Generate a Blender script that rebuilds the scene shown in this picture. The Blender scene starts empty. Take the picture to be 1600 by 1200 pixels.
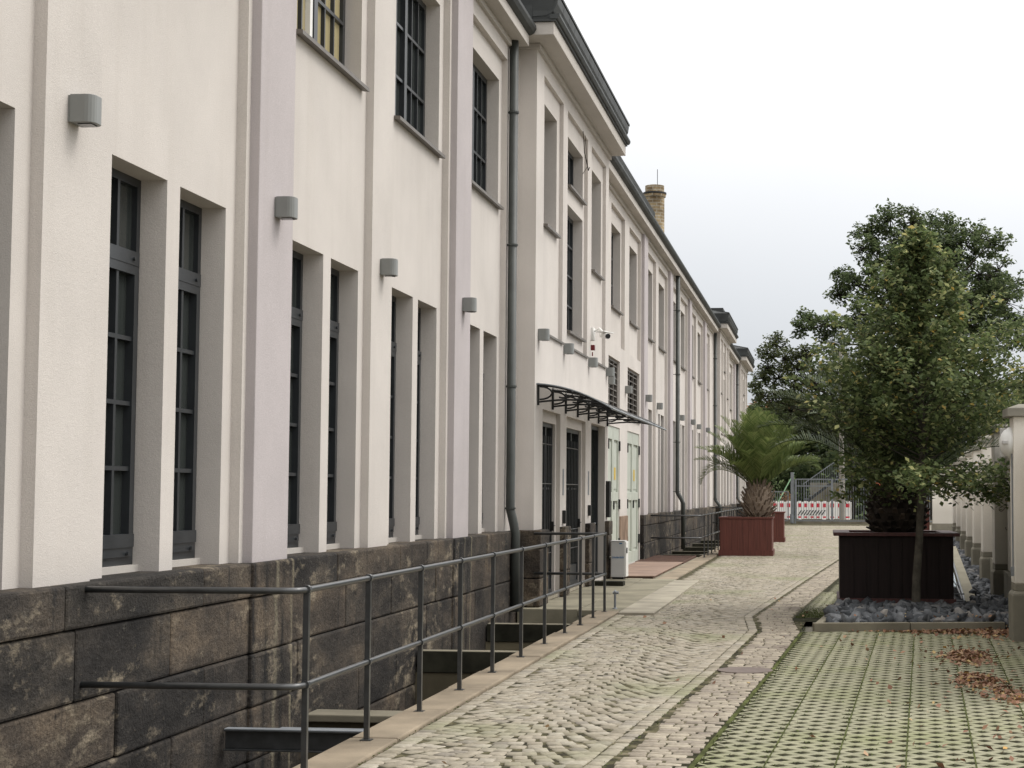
import bpy, bmesh, math, random
import numpy as np
from mathutils import Vector, Matrix
from math import sin, cos, pi, radians
random.seed(7); RNG = np.random.default_rng(11)
sc = bpy.context.scene
COL = sc.collection

# ------------------------------------------------------------------ camera
YAW, PITCH, ROLL = 0.11064794877552277, 0.06490903827154644, 0.0035101031341558267
cam_d = bpy.data.cameras.new('camera'); cam = bpy.data.objects.new('camera', cam_d); COL.objects.link(cam)
F = Vector((-sin(YAW)*cos(PITCH), cos(YAW)*cos(PITCH), sin(PITCH)))
R0 = Vector((cos(YAW), sin(YAW), 0)); U0 = R0.cross(F)
R = R0*cos(ROLL)+U0*sin(ROLL); U = -R0*sin(ROLL)+U0*cos(ROLL)
m = Matrix((R, U, -F)).transposed().to_4x4(); m.translation = Vector((0, 0, 1.6)); cam.matrix_world = m
cam_d.sensor_width = 36; cam_d.lens = 2600/1600*36; cam_d.shift_x = -200/1600; cam_d.clip_end = 3000; cam_d.clip_start = .05
sc.camera = cam
# ------------------------------------------------------------------ light
SUN_EL, SUN_AZ = radians(52), radians(72)       # azimuth from +Y towards +X
w = bpy.data.worlds.new("World"); sc.world = w; w.use_nodes = True
nt = w.node_tree; nt.nodes.clear()
def N(t, typ, **k):
    n = t.nodes.new(typ)
    for a, b in k.items():
        if a == 'inp':
            for i, v in b.items(): n.inputs[i].default_value = v
        else: setattr(n, a, b)
    return n
def mth(t, op, a, b=None, clamp=False):
    n = t.nodes.new('ShaderNodeMath'); n.operation = op; n.use_clamp = clamp
    for i, v in ((0, a), (1, b)):
        if v is None: continue
        if isinstance(v, (int, float)): n.inputs[i].default_value = v
        else: t.links.new(v, n.inputs[i])
    return n.outputs[0]
tc = N(nt, 'ShaderNodeTexCoord'); sp = N(nt, 'ShaderNodeSeparateXYZ'); nt.links.new(tc.outputs['Generated'], sp.inputs[0])
zc = mth(nt, 'MAXIMUM', sp.outputs[2], 0.0)
lum = mth(nt, 'MULTIPLY_ADD', zc, 2.25); nt.nodes[-1].inputs[2].default_value = .42
az = mth(nt, 'MULTIPLY_ADD', sp.outputs[0], .34); nt.nodes[-1].inputs[2].default_value = 1.0
az2 = mth(nt, 'MULTIPLY_ADD', sp.outputs[1], .22); nt.links.new(az, nt.nodes[-1].inputs[2])
lum = mth(nt, 'MULTIPLY', lum, az2)
ns = N(nt, 'ShaderNodeTexNoise', inp={'Scale': 3.0, 'Detail': 5.0}); nt.links.new(tc.outputs['Generated'], ns.inputs['Vector'])
nz = mth(nt, 'MULTIPLY_ADD', ns.outputs[0], .16); nt.nodes[-1].inputs[2].default_value = .92
lum = mth(nt, 'MULTIPLY', lum, nz)
ramp = N(nt, 'ShaderNodeValToRGB'); ramp.color_ramp.elements[0].color = (.885, .915, .965, 1); ramp.color_ramp.elements[1].color = (1, .99, .975, 1)
ramp.color_ramp.elements[0].position = .05; ramp.color_ramp.elements[1].position = .30
nt.links.new(zc, ramp.inputs[0])
bgc = N(nt, 'ShaderNodeBackground'); nt.links.new(ramp.outputs[0], bgc.inputs[0]); nt.links.new(lum, bgc.inputs[1])
sky = N(nt, 'ShaderNodeTexSky', sky_type='NISHITA', sun_disc=False, sun_elevation=SUN_EL, sun_rotation=SUN_AZ)
bgs = N(nt, 'ShaderNodeBackground', inp={1: .01}); nt.links.new(sky.outputs[0], bgs.inputs[0])
add = N(nt, 'ShaderNodeAddShader'); nt.links.new(bgc.outputs[0], add.inputs[0]); nt.links.new(bgs.outputs[0], add.inputs[1])
wo = N(nt, 'ShaderNodeOutputWorld'); nt.links.new(add.outputs[0], wo.inputs[0])
sun_d = bpy.data.lights.new('sun', 'SUN'); sun_d.energy = 1.4; sun_d.angle = radians(25); sun_d.color = (1, .96, .9)
sun = bpy.data.objects.new('sun', sun_d); COL.objects.link(sun)
sd = Vector((sin(SUN_AZ)*cos(SUN_EL), cos(SUN_AZ)*cos(SUN_EL), sin(SUN_EL))); sun.rotation_euler = sd.to_track_quat('Z', 'Y').to_euler()
sc.view_settings.view_transform = 'Standard'; sc.view_settings.look = 'None'; sc.view_settings.exposure = 0.0; sc.view_settings.gamma = 1

# ------------------------------------------------------------------ materials
def mat_base(name, rough=.8, spec=.3):
    mt = bpy.data.materials.new(name); mt.use_nodes = True; t = mt.node_tree
    b = t.nodes['Principled BSDF']; b.inputs['Roughness'].default_value = rough; b.inputs['Specular IOR Level'].default_value = spec
    return mt, t, b
def posn(t, scale=(1, 1, 1), local=False):
    if local: v = N(t, 'ShaderNodeTexCoord').outputs['Object']
    else: v = N(t, 'ShaderNodeNewGeometry').outputs['Position']
    mp = N(t, 'ShaderNodeMapping'); mp.inputs['Scale'].default_value = scale; t.links.new(v, mp.inputs[0]); return mp.outputs[0]
def noise(t, vec, scale, detail=4, rough=.55):
    n = N(t, 'ShaderNodeTexNoise', inp={'Scale': scale, 'Detail': detail, 'Roughness': rough}); t.links.new(vec, n.inputs['Vector']); return n.outputs[0]
def ramp3(t, fac, stops, interp='LINEAR'):
    r = N(t, 'ShaderNodeValToRGB'); cr = r.color_ramp; cr.interpolation = interp
    while len(cr.elements) < len(stops): cr.elements.new(.5)
    for e, (p, c) in zip(cr.elements, stops): e.position = p; e.color = (*c, 1) if len(c) == 3 else c
    t.links.new(fac, r.inputs[0]); return r.outputs[0]
def mixc(t, fac, a, b, mode='MIX'):
    n = N(t, 'ShaderNodeMix', data_type='RGBA', blend_type=mode)
    for i, v in ((0, fac), (6, a), (7, b)):
        if isinstance(v, (int, float)): n.inputs[i].default_value = v
        elif isinstance(v, tuple): n.inputs[i].default_value = (*v, 1)
        else: t.links.new(v, n.inputs[i])
    return n.outputs[2]
def bump(t, b, h, strength=.5, dist=.01):
    n = N(t, 'ShaderNodeBump', inp={'Strength': strength, 'Distance': dist}); t.links.new(h, n.inputs['Height']); t.links.new(n.outputs[0], b.inputs['Normal'])
def sclr(c, k): return tuple(x*k for x in c)
def simple(name, c, rough=.6, spec=.4, var=.15, scale=6, metal=0, bmp=0, bscale=60, local=False):
    mt, t, b = mat_base(name, rough, spec); v = posn(t, local=local)
    f = noise(t, v, scale)
    t.links.new(ramp3(t, f, [(.3, sclr(c, 1-var)), (.7, sclr(c, 1+var))]), b.inputs['Base Color'])
    b.inputs['Metallic'].default_value = metal
    if bmp: bump(t, b, noise(t, v, bscale, 3), bmp, .004)
    return mt
def stucco(name, c):
    mt, t, b = mat_base(name, .92, .15); v = posn(t)
    big = noise(t, v, .9, 5, .6); streak = noise(t, posn(t, (3, 3, .25)), 1.6, 5, .6); fine = noise(t, v, 130, 3, .7); mid = noise(t, v, 28, 3, .6)
    c1 = ramp3(t, big, [(.3, sclr(c, .91)), (.72, sclr(c, 1.05))])
    c2 = mixc(t, mth(t, 'MULTIPLY', mth(t, 'SUBTRACT', streak, .50, True), .75, True), c1, (c[0]*.72, c[1]*.70, c[2]*.66))
    c3 = mixc(t, 1.0, c2, ramp3(t, fine, [(.3, (.88, .88, .88)), (.7, (1.06, 1.06, 1.06))]), 'MULTIPLY')
    # splash dirt just above the stone plinth: stains with their own ragged edge
    z = N(t, 'ShaderNodeSeparateXYZ'); t.links.new(posn(t), z.inputs[0])
    d = mth(t, 'MULTIPLY', mth(t, 'SUBTRACT', mth(t, 'ADD', 1.22, mth(t, 'MULTIPLY', mid, .14)), z.outputs[2]), 2.2, True)
    c4 = mixc(t, d, c3, sclr(c, .78))
    t.links.new(c4, b.inputs['Base Color'])
    h = mth(t, 'ADD', fine, mth(t, 'MULTIPLY', mid, .5)); bump(t, b, h, .55, .006)
    return mt
M = {}
M['stucco'] = stucco('stucco_cream', (.605, .562, .522))
M['lilac'] = stucco('stucco_lilac', (.485, .443, .442))
M['cornice'] = stucco('stucco_cornice', (.52, .485, .445))
# old sandstone blocks
mt, t, b = mat_base('sandstone', .9, .25); M['stone'] = mt
v = posn(t, (1, .45, 1)); isl = N(t, 'ShaderNodeNewGeometry').outputs['Random Per Island']
n1 = noise(t, v, 2.2, 8, .65); n2 = noise(t, v, 7, 6, .7); st = noise(t, posn(t, (5, 3, .5)), 2.0, 6, .65); n3 = noise(t, posn(t), 40, 4, .7)
base = ramp3(t, isl, [(0, (.028, .026, .025)), (.3, (.062, .053, .045)), (.55, (.042, .038, .034)), (.8, (.085, .069, .055)), (1, (.038, .035, .033))])
n0 = noise(t, v, 1.1, 7, .7)
blk = ramp3(t, n1, [(.34, (.30, .30, .31)), (.47, (.75, .74, .73)), (.56, (1.15, 1.1, 1.02)), (.68, (2.1, 1.9, 1.6))])
c = mixc(t, 1.0, base, blk, 'MULTIPLY')
c = mixc(t, mth(t, 'MULTIPLY', mth(t, 'SUBTRACT', n0, .53, True), 5, True), c, (.105, .085, .064))
c = mixc(t, mth(t, 'MULTIPLY', mth(t, 'SUBTRACT', st, .55, True), 6, True), c, (.016, .015, .015))
# long vertical run-off marks where the pilasters shed water, one set per bay
sy = N(t, 'ShaderNodeSeparateXYZ'); t.links.new(posn(t), sy.inputs[0]); wob = mth(t, 'MULTIPLY', mth(t, 'SUBTRACT', noise(t, v, 3, 4), .5), .16)
fy = mth(t, 'FRACT', mth(t, 'DIVIDE', mth(t, 'SUBTRACT', mth(t, 'ADD', sy.outputs[1], wob), 11.2), 6.6))
for cc, wd, col_ in ((.085, .012, (.012, .011, .011)), (.125, .014, (.010, .010, .010)), (.160, .008, (.16, .14, .10)), (.182, .009, (.012, .011, .010)), (.215, .006, (.19, .165, .115))):
    dd_ = mth(t, 'DIVIDE', mth(t, 'ABSOLUTE', mth(t, 'SUBTRACT', fy, cc)), wd); c = mixc(t, mth(t, 'MULTIPLY', mth(t, 'SUBTRACT', 1.0, dd_, True), mth(t, 'MULTIPLY', mth(t, 'SUBTRACT', st, .30, True), 4.5, True)), c, col_)
lite = mth(t, 'MULTIPLY', mth(t, 'SUBTRACT', mth(t, 'MULTIPLY', n2, noise(t, posn(t, (1, .5, .9)), 1.0, 5, .7)), .295, True), 10, True)
c = mixc(t, lite, c, (.24, .20, .145))
c = mixc(t, mth(t, 'MULTIPLY', mth(t, 'SUBTRACT', noise(t, v, 19, 4, .8), .60, True), 4, True), c, (.17, .155, .13))
c = mixc(t, mth(t, 'MULTIPLY', mth(t, 'SUBTRACT', noise(t, v, 11, 4, .7), .62, True), 9, True), c, (.014, .013, .012))
c = mixc(t, 1.0, c, ramp3(t, n3, [(.3, (.6, .6, .6)), (.7, (1.35, 1.35, 1.35))]), 'MULTIPLY')
t.links.new(c, b.inputs['Base Color']); bump(t, b, mth(t, 'ADD', n3, mth(t, 'MULTIPLY', n2, 2.0)), .7, .02)
def islandmat(name, stops, rough=.85, spec=.25, nscale=25, nstops=((.3, (.75, .75, .75)), (.7, (1.2, 1.2, 1.2))), big=None, bmp=.5, bd=.006, trans=0):
    mt, t, b = mat_base(name, rough, spec); v = posn(t); isl = N(t, 'ShaderNodeNewGeometry').outputs['Random Per Island']
    c = ramp3(t, isl, stops)
    n = noise(t, v, nscale, 4, .6); c = mixc(t, 1.0, c, ramp3(t, n, list(nstops)), 'MULTIPLY')
    if big: c = mixc(t, mth(t, 'MULTIPLY', mth(t, 'SUBTRACT', noise(t, v, big[0], 5, .6), big[1], True), big[2], True), c, big[3])
    t.links.new(c, b.inputs['Base Color'])
    if bmp: bump(t, b, n, bmp, bd)
    if trans:
        tr = N(t, 'ShaderNodeBsdfTranslucent'); t.links.new(c, tr.inputs[0]); mx = N(t, 'ShaderNodeMixShader', inp={0: trans})
        out = t.nodes['Material Output']; t.links.new(b.outputs[0], mx.inputs[1]); t.links.new(tr.outputs[0], mx.inputs[2]); t.links.new(mx.outputs[0], out.inputs[0])
    return mt
M['sett'] = islandmat('granite_setts', [(0, (.215, .188, .140)), (.3, (.315, .278, .218)), (.6, (.262, .232, .180)), (.85, (.35, .316, .255)), (1, (.19, .168, .138))], big=(.5, .50, 4, (.20, .205, .115)))
M['sett_gutter'] = islandmat('gutter_setts', [(0, (.225, .192, .148)), (.4, (.285, .248, .195)), (.7, (.34, .298, .23)), (1, (.19, .16, .132))], big=(.9, .57, 8, (.15, .12, .10)))
def leafmat(name, stops, trans=.3): return islandmat(name, stops, rough=.62, spec=.2, nscale=.9, nstops=((.3, (.7, .7, .7)), (.7, (1.25, 1.25, 1.2))), bmp=0, trans=trans)
M['leaf_linden'] = leafmat('linden_leaves', [(0, (.060, .086, .036)), (.5, (.118, .155, .062)), (.80, (.175, .21, .088)), (.90, (.28, .30, .15)), (.975, (.42, .42, .18)), (1, (.45, .31, .08))], .45)
M['leaf_oak'] = leafmat('oak_leaves', [(0, (.048, .070, .034)), (.6, (.10, .132, .06)), (1, (.16, .19, .085))], .5)
M['leaf_light'] = leafmat('light_leaves', [(0, (.06, .078, .032)), (.6, (.10, .12, .052)), (1, (.16, .17, .08))], .4)
M['leaf_orange'] = leafmat('orange_leaves', [(0, (.08, .07, .03)), (.5, (.28, .14, .06)), (1, (.42, .22, .12))], .3)
M['leaf_palm'] = leafmat('palm_leaflets', [(0, (.08, .115, .035)), (.5, (.14, .185, .06)), (1, (.22, .25, .095))], .25)
M['leaf_palm_dark'] = leafmat('dark_palm_leaflets', [(0, (.035, .052, .024)), (.5, (.06, .082, .036)), (1, (.10, .12, .06))], .25)
M['leaf_fallen'] = leafmat('fallen_leaves', [(0, (.17, .085, .055)), (.5, (.29, .155, .10)), (.85, (.35, .23, .145)), (.97, (.42, .30, .13)), (1, (.55, .27, .05))], .1)
M['grass'] = leafmat('grass', [(0, (.05, .06, .02)), (.5, (.07, .085, .026)), (1, (.12, .15, .04))], .2)
M['rock'] = islandmat('slate_chips', [(0, (.04, .043, .048)), (.5, (.082, .088, .096)), (.92, (.15, .155, .163)), (1, (.24, .22, .2))], rough=.7, nscale=18)
M['paver'] = islandmat('paver_concrete', [(0, (.205, .200, .132)), (1, (.262, .25, .172))], nscale=30, big=(.7, .48, 3.2, (.20, .21, .10)))
M['soil'] = simple('mossy_soil', (.026, .025, .012), .95, .1, .7, 9)
mt, t, b = mat_base('joint_sand', .95, .1); M['joint'] = mt; M['mossjoint'] = simple('mossy_joint', (.06, .068, .022), .95, .1, .6, 4)
t.links.new(ramp3(t, noise(t, posn(t), 6, 5, .65), [(.42, (.030, .027, .018)), (.52, (.075, .068, .036)), (.64, (.18, .155, .105))]), b.inputs['Base Color'])
M['ground'] = simple('gravel_ground', (.20, .185, .15), .95, .1, .2, .5, bmp=.4)
M['sandslab'] = simple('sandstone_kerb', (.235, .192, .138), .85, .25, .35, 1.6, bmp=.5, bscale=45)
M['concrete'] = simple('concrete', (.20, .18, .135), .9, .2, .28, 1.6, bmp=.4)
M['concrete_dark'] = simple('dark_concrete', (.032, .031, .022), .95, .15, .5, 3, bmp=.5)  # very dark concrete tone for the well beam bodies and the door step
M['wellfloor'] = simple('well_floor', (.13, .112, .075), .9, .2, .4, 1.2, bmp=.4)
M['slab'] = simple('old_landing_slabs', (.225, .205, .15), .9, .2, .3, 1.5, bmp=.4)
M['whiteslab'] = simple('pale_slab', (.31, .28, .22), .85, .2, .25, 2.0, bmp=.3)
M['frame'] = simple('window_frame_paint', (.024, .027, .030), .35, .5, .12, 8)
M['iron'] = simple('railing_paint', (.034, .036, .037), .30, .8, .3, 14)
M['black'] = simple('black_iron', (.012, .012, .012), .45, .4, .2, 10)
M['zinc'] = simple('weathered_zinc', (.046, .051, .046), .5, .5, .28, 3)
M['zincroof'] = simple('dark_roof_metal', (.042, .045, .044), .6, .4, .35, 2.5, bmp=.3)
M['verdigris'] = simple('mossy_dome_roof', (.12, .122, .10), .8, .3, .25, 3, bmp=.3)
M['lampmetal'] = simple('lamp_aluminium', (.20, .205, .195), .4, .5, .06, 6)
M['lens'] = simple('lamp_lens', (.03, .03, .03), .2, .6, .1)
M['sill'] = simple('sill_metal', (.13, .115, .10), .5, .5, .12, 6)
M['white'] = simple('white_paint', (.74, .73, .70), .5, .4, .03, 5)
M['greendoor'] = simple('pale_green_paint', (.44, .465, .405), .55, .35, .07, 3, bmp=.15)
M['yellow'] = simple('yellow_sign', (.55, .38, .05), .5)
M['red'] = simple('signal_red', (.55, .02, .04), .5, .4, .08)
M['darkred'] = simple('beacon_red', (.16, .008, .012), .35, .5)
M['plate'] = simple('rusty_plate', (.24, .165, .125), .75, .3, .2, 1.5, bmp=.3)
M['grate'] = simple('rusty_grate', (.10, .055, .04), .8, .3, .3, 5)
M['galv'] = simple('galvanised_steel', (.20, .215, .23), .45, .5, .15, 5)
M['fridge'] = simple('white_enamel', (.50, .49, .48), .4, .4, .03)
M['blue'] = simple('blue_lettering', (.03, .13, .28), .5)
M['bark'] = simple('bark', (.075, .068, .055), .95, .1, .35, 12, bmp=.8, bscale=30)
M['barkdark'] = simple('dark_bark', (.035, .03, .025), .95, .1, .35, 6, bmp=.8)
M['plank'] = simple('weathered_plank', (.34, .31, .235), .8, .2, .12, 4)
M['sheet'] = simple('pale_blue_sheet', (.55, .63, .68), .6, .3, .1, 6)
M['pvc'] = simple('green_white_pole', (.30, .52, .30), .5)
M['beige'] = stucco('yard_wall_render', (.78, .735, .66))
M['cap'] = simple('cap_stone', (.22, .205, .17), .9, .2, .25, 3, bmp=.4)
M['basest'] = simple('pillar_base_render', (.215, .20, .16), .95, .15, .18, 3, bmp=.4)
M['orange'] = simple('orange_paint', (.45, .12, .05), .6)
M['polec'] = simple('pole_concrete', (.27, .25, .22), .9, .2, .12, 3)
M['interior'] = simple('dark_interior', (.01, .01, .01), .9, .1)
M['turf'] = simple('embankment_turf', (.055, .075, .03), .95, .1, .4, .8, bmp=.4)
# brick stack
mt, t, b = mat_base('yellow_brick', .9, .2); M['brick'] = mt
tcn = N(t, 'ShaderNodeTexCoord'); br = N(t, 'ShaderNodeTexBrick', inp={'Scale': 1.0, 'Color1': (.42, .33, .20, 1), 'Color2': (.27, .20, .12, 1), 'Mortar': (.45, .40, .32, 1), 'Mortar Size': .02, 'Brick Width': .30, 'Row Height': .12})
t.links.new(tcn.outputs['UV'], br.inputs['Vector']); t.links.new(mixc(t, 1.0, br.outputs[0], ramp3(t, noise(t, posn(t), 2.5, 5), [(.35, (.45, .42, .38)), (.6, (1.1, 1.1, 1.1))]), 'MULTIPLY'), b.inputs['Base Color'])
# planter paint
def plantermat(name, c, spec=.4):
    mt, t, b = mat_base(name, .6, spec); v = posn(t, (9, 9, .4)); n = noise(t, v, 3, 5, .6)
    t.links.new(ramp3(t, n, [(.3, sclr(c, .7)), (.7, sclr(c, 1.3))]), b.inputs['Base Color']); bump(t, b, n, .3, .004); return mt
M['planter'] = plantermat('redbrown_boards', (.115, .034, .024)); M['planterdark'] = plantermat('dark_wine_boards', (.016, .010, .0095), .2); M['planterrim'] = plantermat('wine_rim', (.075, .028, .026))
# palm trunk
M['palmtrunk'] = islandmat('palm_leaf_stubs', [(0, (.10, .075, .055)), (.5, (.19, .145, .11)), (1, (.27, .21, .15))], nscale=30)
M['palmtrunk_dark'] = islandmat('old_palm_stubs', [(0, (.015, .012, .010)), (.6, (.04, .032, .026)), (1, (.10, .078, .06))], nscale=30)
# window glass: dark room with a hint of net curtain behind
def glass(name, lo, hi, emit=None, spec=.35):
    mt, t, b = mat_base(name, .06, spec); v = posn(t, (14, 14, .15)); n = noise(t, v, 1.5, 3)
    c = ramp3(t, n, [(.3, lo), (.75, hi)]); t.links.new(c, b.inputs['Base Color'])
    if emit: t.links.new(c, b.inputs['Emission Color']); b.inputs['Emission Strength'].default_value = emit
    return mt
M['glass'] = glass('curtained_glass', (.020, .023, .022), (.040, .045, .042), spec=.3)
M['glassdark'] = glass('dark_glass', (.010, .012, .011), (.028, .032, .028))
M['glasslit'] = glass('lit_room_glass', (.24, .20, .11), (.34, .29, .16), .32)
mt, t, b = mat_base('canopy_glazing', .15, .5); M['canopy'] = mt
b.inputs['Base Color'].default_value = (.55, .55, .55, 1); b.inputs['Alpha'].default_value = .45

# ------------------------------------------------------------------ mesh helpers
ORG = {}
class MB:
    def __init__(s): s.v = []; s.f = []; s.sm = False
    def quad(s, *p):
        n = len(s.v); s.v += [tuple(q) for q in p]; s.f.append(tuple(range(n, n+len(p)))); return s
    def box(s, x0, x1, y0, y1, z0, z1, r=None, c=None):
        pts = [(x, y, z) for z in (z0, z1) for x, y in ((x0, y0), (x1, y0), (x1, y1), (x0, y1))]
        if r is not None: pts = [tuple(r @ (Vector(p)-Vector(c))+Vector(c)) for p in pts]
        n = len(s.v); s.v += pts
        for f in ((3, 2, 1, 0), (4, 5, 6, 7), (0, 1, 5, 4), (1, 2, 6, 5), (2, 3, 7, 6), (3, 0, 4, 7)): s.f.append(tuple(n+i for i in f))
        return s
    def hexa(s, bot, top):
        n = len(s.v); s.v += [tuple(p) for p in bot]+[tuple(p) for p in top]
        for f in ((3, 2, 1, 0), (4, 5, 6, 7), (0, 1, 5, 4), (1, 2, 6, 5), (2, 3, 7, 6), (3, 0, 4, 7)): s.f.append(tuple(n+i for i in f))
        return s
    def tube(s, pts, rad, k=8, cap=True):
        pts = [Vector(p) for p in pts]; n0 = len(s.v)
        if not isinstance(rad, (list, tuple)): rad = [rad]*len(pts)
        for i, p in enumerate(pts):
            d = (pts[min(i+1, len(pts)-1)]-pts[max(i-1, 0)]).normalized()
            a = d.cross(Vector((0, 0, 1))) if abs(d.z) < .95 else d.cross(Vector((1, 0, 0))); a.normalize(); bb = a.cross(d)
            for j in range(k):
                q = p+(a*cos(2*pi*j/k)+bb*sin(2*pi*j/k))*rad[i]; s.v.append(tuple(q))
        for i in range(len(pts)-1):
            for j in range(k):
                s.f.append((n0+i*k+j, n0+i*k+(j+1) % k, n0+(i+1)*k+(j+1) % k, n0+(i+1)*k+j))
        if cap: s.f.append(tuple(n0+j for j in range(k))[::-1]); s.f.append(tuple(n0+(len(pts)-1)*k+j for j in range(k)))
        return s
    def lathe(s, c, prof, k=16, squash=(1, 1)):
        n0 = len(s.v)
        for r, z in prof:
            for j in range(k): s.v.append((c[0]+r*squash[0]*cos(2*pi*j/k), c[1]+r*squash[1]*sin(2*pi*j/k), c[2]+z))
        for i in range(len(prof)-1):
            for j in range(k): s.f.append((n0+i*k+j, n0+i*k+(j+1) % k, n0+(i+1)*k+(j+1) % k, n0+(i+1)*k+j))
        s.f.append(tuple(n0+j for j in range(k))[::-1]); s.f.append(tuple(n0+(len(prof)-1)*k+j for j in range(k)))
        return s
    def extr(s, poly, y0, y1):      # poly in (x,z), extruded along y
        n = len(s.v); k = len(poly)
        s.v += [(x, y0, z) for x, z in poly]+[(x, y1, z) for x, z in poly]
        for i in range(k): j = (i+1) % k; s.f.append((n+i, n+j, n+k+j, n+k+i))
        s.f.append(tuple(n+i for i in range(k))[::-1]); s.f.append(tuple(n+k+i for i in range(k)))
        return s
    def extrz(s, poly, z0, z1):
        n = len(s.v); k = len(poly)
        s.v += [(x, y, z0) for x, y in poly]+[(x, y, z1) for x, y in poly]
        for i in range(k): j = (i+1) % k; s.f.append((n+i, n+j, n+k+j, n+k+i))
        s.f.append(tuple(n+i for i in range(k))[::-1]); s.f.append(tuple(n+k+i for i in range(k)))
        return s
    def wall(s, X, y0, y1, z0, z1, holes, dep):   # face towards +x with rectangular holes and reveals
        ys = sorted({y0, y1, *[h[0] for h in holes], *[h[1] for h in holes]}); zs = sorted({z0, z1, *[h[2] for h in holes], *[h[3] for h in holes]})
        for a, bb in zip(ys, ys[1:]):
            for c_, d in zip(zs, zs[1:]):
                my, mz = (a+bb)/2, (c_+d)/2
                if any(h[0] < my < h[1] and h[2] < mz < h[3] for h in holes): continue
                s.quad((X, a, c_), (X, bb, c_), (X, bb, d), (X, a, d))
        for h in holes:
            a, bb, c_, d = h[:4]; e = X-(h[4] if len(h) > 4 else dep)
            s.quad((X, bb, c_), (e, bb, c_), (e, bb, d), (X, bb, d)); s.quad((e, a, c_), (X, a, c_), (X, a, d), (e, a, d))
            s.quad((X, a, d), (X, bb, d), (e, bb, d), (e, a, d)); s.quad((e, a, c_), (e, bb, c_), (X, bb, c_), (X, a, c_))
        return s
    def build(s, name, mat, parent=None, org=None, smooth=False, bevel=0):
        if parent is not None: org = ORG[parent.name]
        org = Vector(org or (0, 0, 0)); me = bpy.data.meshes.new(name)
        me.from_pydata([tuple(Vector(p)-org) for p in s.v], [], s.f); me.materials.append(M[mat] if isinstance(mat, str) else mat)
        o = bpy.data.objects.new(name, me); COL.objects.link(o)
        if parent is not None: o.parent = parent
        else: o.location = org
        ORG[o.name] = org
        if smooth or s.sm:
            for p in me.polygons: p.use_smooth = True
        if bevel:
            md = o.modifiers.new('bevel', 'BEVEL'); md.width = bevel; md.segments = 2; md.limit_method = 'ANGLE'; md.angle_limit = radians(35)
        return o
def empty(name, loc, label, cat, group=None):
    o = bpy.data.objects.new(name, None); COL.objects.link(o); o.location = loc; ORG[o.name] = Vector(loc); tag(o, label, cat, group); return o
def tag(o, label, cat, group=None, kind=None):
    o['label'] = label
    if cat: o['category'] = cat
    if group: o['group'] = group
    if kind: o['kind'] = kind
    return o
def structure(o): o['kind'] = 'structure'; return o
def copy_tree(o, parent=None, off=None):
    c_ = o.copy(); COL.objects.link(c_); c_.parent = parent
    if off is not None: c_.location = Vector(o.location)+Vector(off)
    ORG[c_.name] = ORG[o.name]+Vector(off or (0, 0, 0))
    for ch in list(o.children): copy_tree(ch, c_)
    return c_
def np_mesh(name, V, Fq, mat, parent=None, org=(0, 0, 0), smooth=False):
    if parent is not None: org = ORG[parent.name]
    V = np.asarray(V, np.float32)-np.array(tuple(org), np.float32); Fq = np.asarray(Fq, np.int32); k = Fq.shape[1]
    me = bpy.data.meshes.new(name); me.vertices.add(len(V)); me.vertices.foreach_set('co', V.ravel())
    me.loops.add(Fq.size); me.loops.foreach_set('vertex_index', Fq.ravel()); me.polygons.add(len(Fq))
    me.polygons.foreach_set('loop_start', np.arange(0, Fq.size, k, dtype=np.int32)); me.polygons.foreach_set('loop_total', np.full(len(Fq), k, np.int32))
    if smooth: me.polygons.foreach_set('use_smooth', np.ones(len(Fq), bool))
    me.update(calc_edges=True); me.materials.append(M[mat]); o = bpy.data.objects.new(name, me); COL.objects.link(o)
    if parent is not None: o.parent = parent
    else: o.location = org
    ORG[o.name] = Vector(org); return o
def leaf_arrays(P, size, aspect=.55, nz=.35, var=.35, droop=None):
    n = len(P); nrm = RNG.normal(size=(n, 3)); nrm[:, 2] = np.abs(nrm[:, 2])+nz; nrm /= np.linalg.norm(nrm, axis=1)[:, None]
    a = RNG.normal(size=(n, 3))
    if droop is not None: a[:, 2] -= droop
    a -= (a*nrm).sum(1)[:, None]*nrm; a /= np.linalg.norm(a, axis=1)[:, None]
    b_ = np.cross(nrm, a); s = size*(1+RNG.uniform(-var, var, n))[:, None]
    V = np.stack([P-a*s*.5, P+b_*s*aspect*.5+nrm*s*.08, P+a*s*.5, P-b_*s*aspect*.5+nrm*s*.08], 1).reshape(-1, 3)
    return V, np.arange(4*n).reshape(-1, 4)

# ================================================================== SETTING: ground
Ax = [(-1.6, 4), (-1.30, 9.73), (-.97, 15.31), (-.78, 19.54), (-.94, 21.74), (-.44, 29.63), (.37, 41.4), (1.2, 52), (3, 80)]
Bx = [(-1.1, 4), (-.78, 9.85), (-.48, 15.16), (-.27, 19.43), (-.41, 21.6), (-.14, 25.87), (.29, 32), (1.0, 42), (1.9, 52), (3.6, 80)]
def xat(line, y): return np.interp(y, [p[1] for p in line], [p[0] for p in line])
def wallx(y): return 2.03+.058*(y-18.5)
g = MB()
for x0, x1, y0, y1 in ((-3.06, 400, -30, 22.2), (-3.35, 400, 22.2, 900), (-400, -14, -200, 900), (-14, -3.35, 86.2, 900), (-14, 400, -200, -30)):
    g.quad((x0, y0, -.07), (x1, y0, -.07), (x1, y1, -.07), (x0, y1, -.07))
structure(g.build('ground', 'ground'))
j = MB()
j.quad((-2.72, 2, -.007), (-.95, 2, -.007), (-.2, 22.2, -.007), (-2.72, 22.2, -.007)); j.quad((-2.72, 22.2, -.007), (.1, 22.2, -.007), (3.5, 87, -.007), (-2.72, 87, -.007))
structure(j.build('road_bed', 'joint'))
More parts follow.
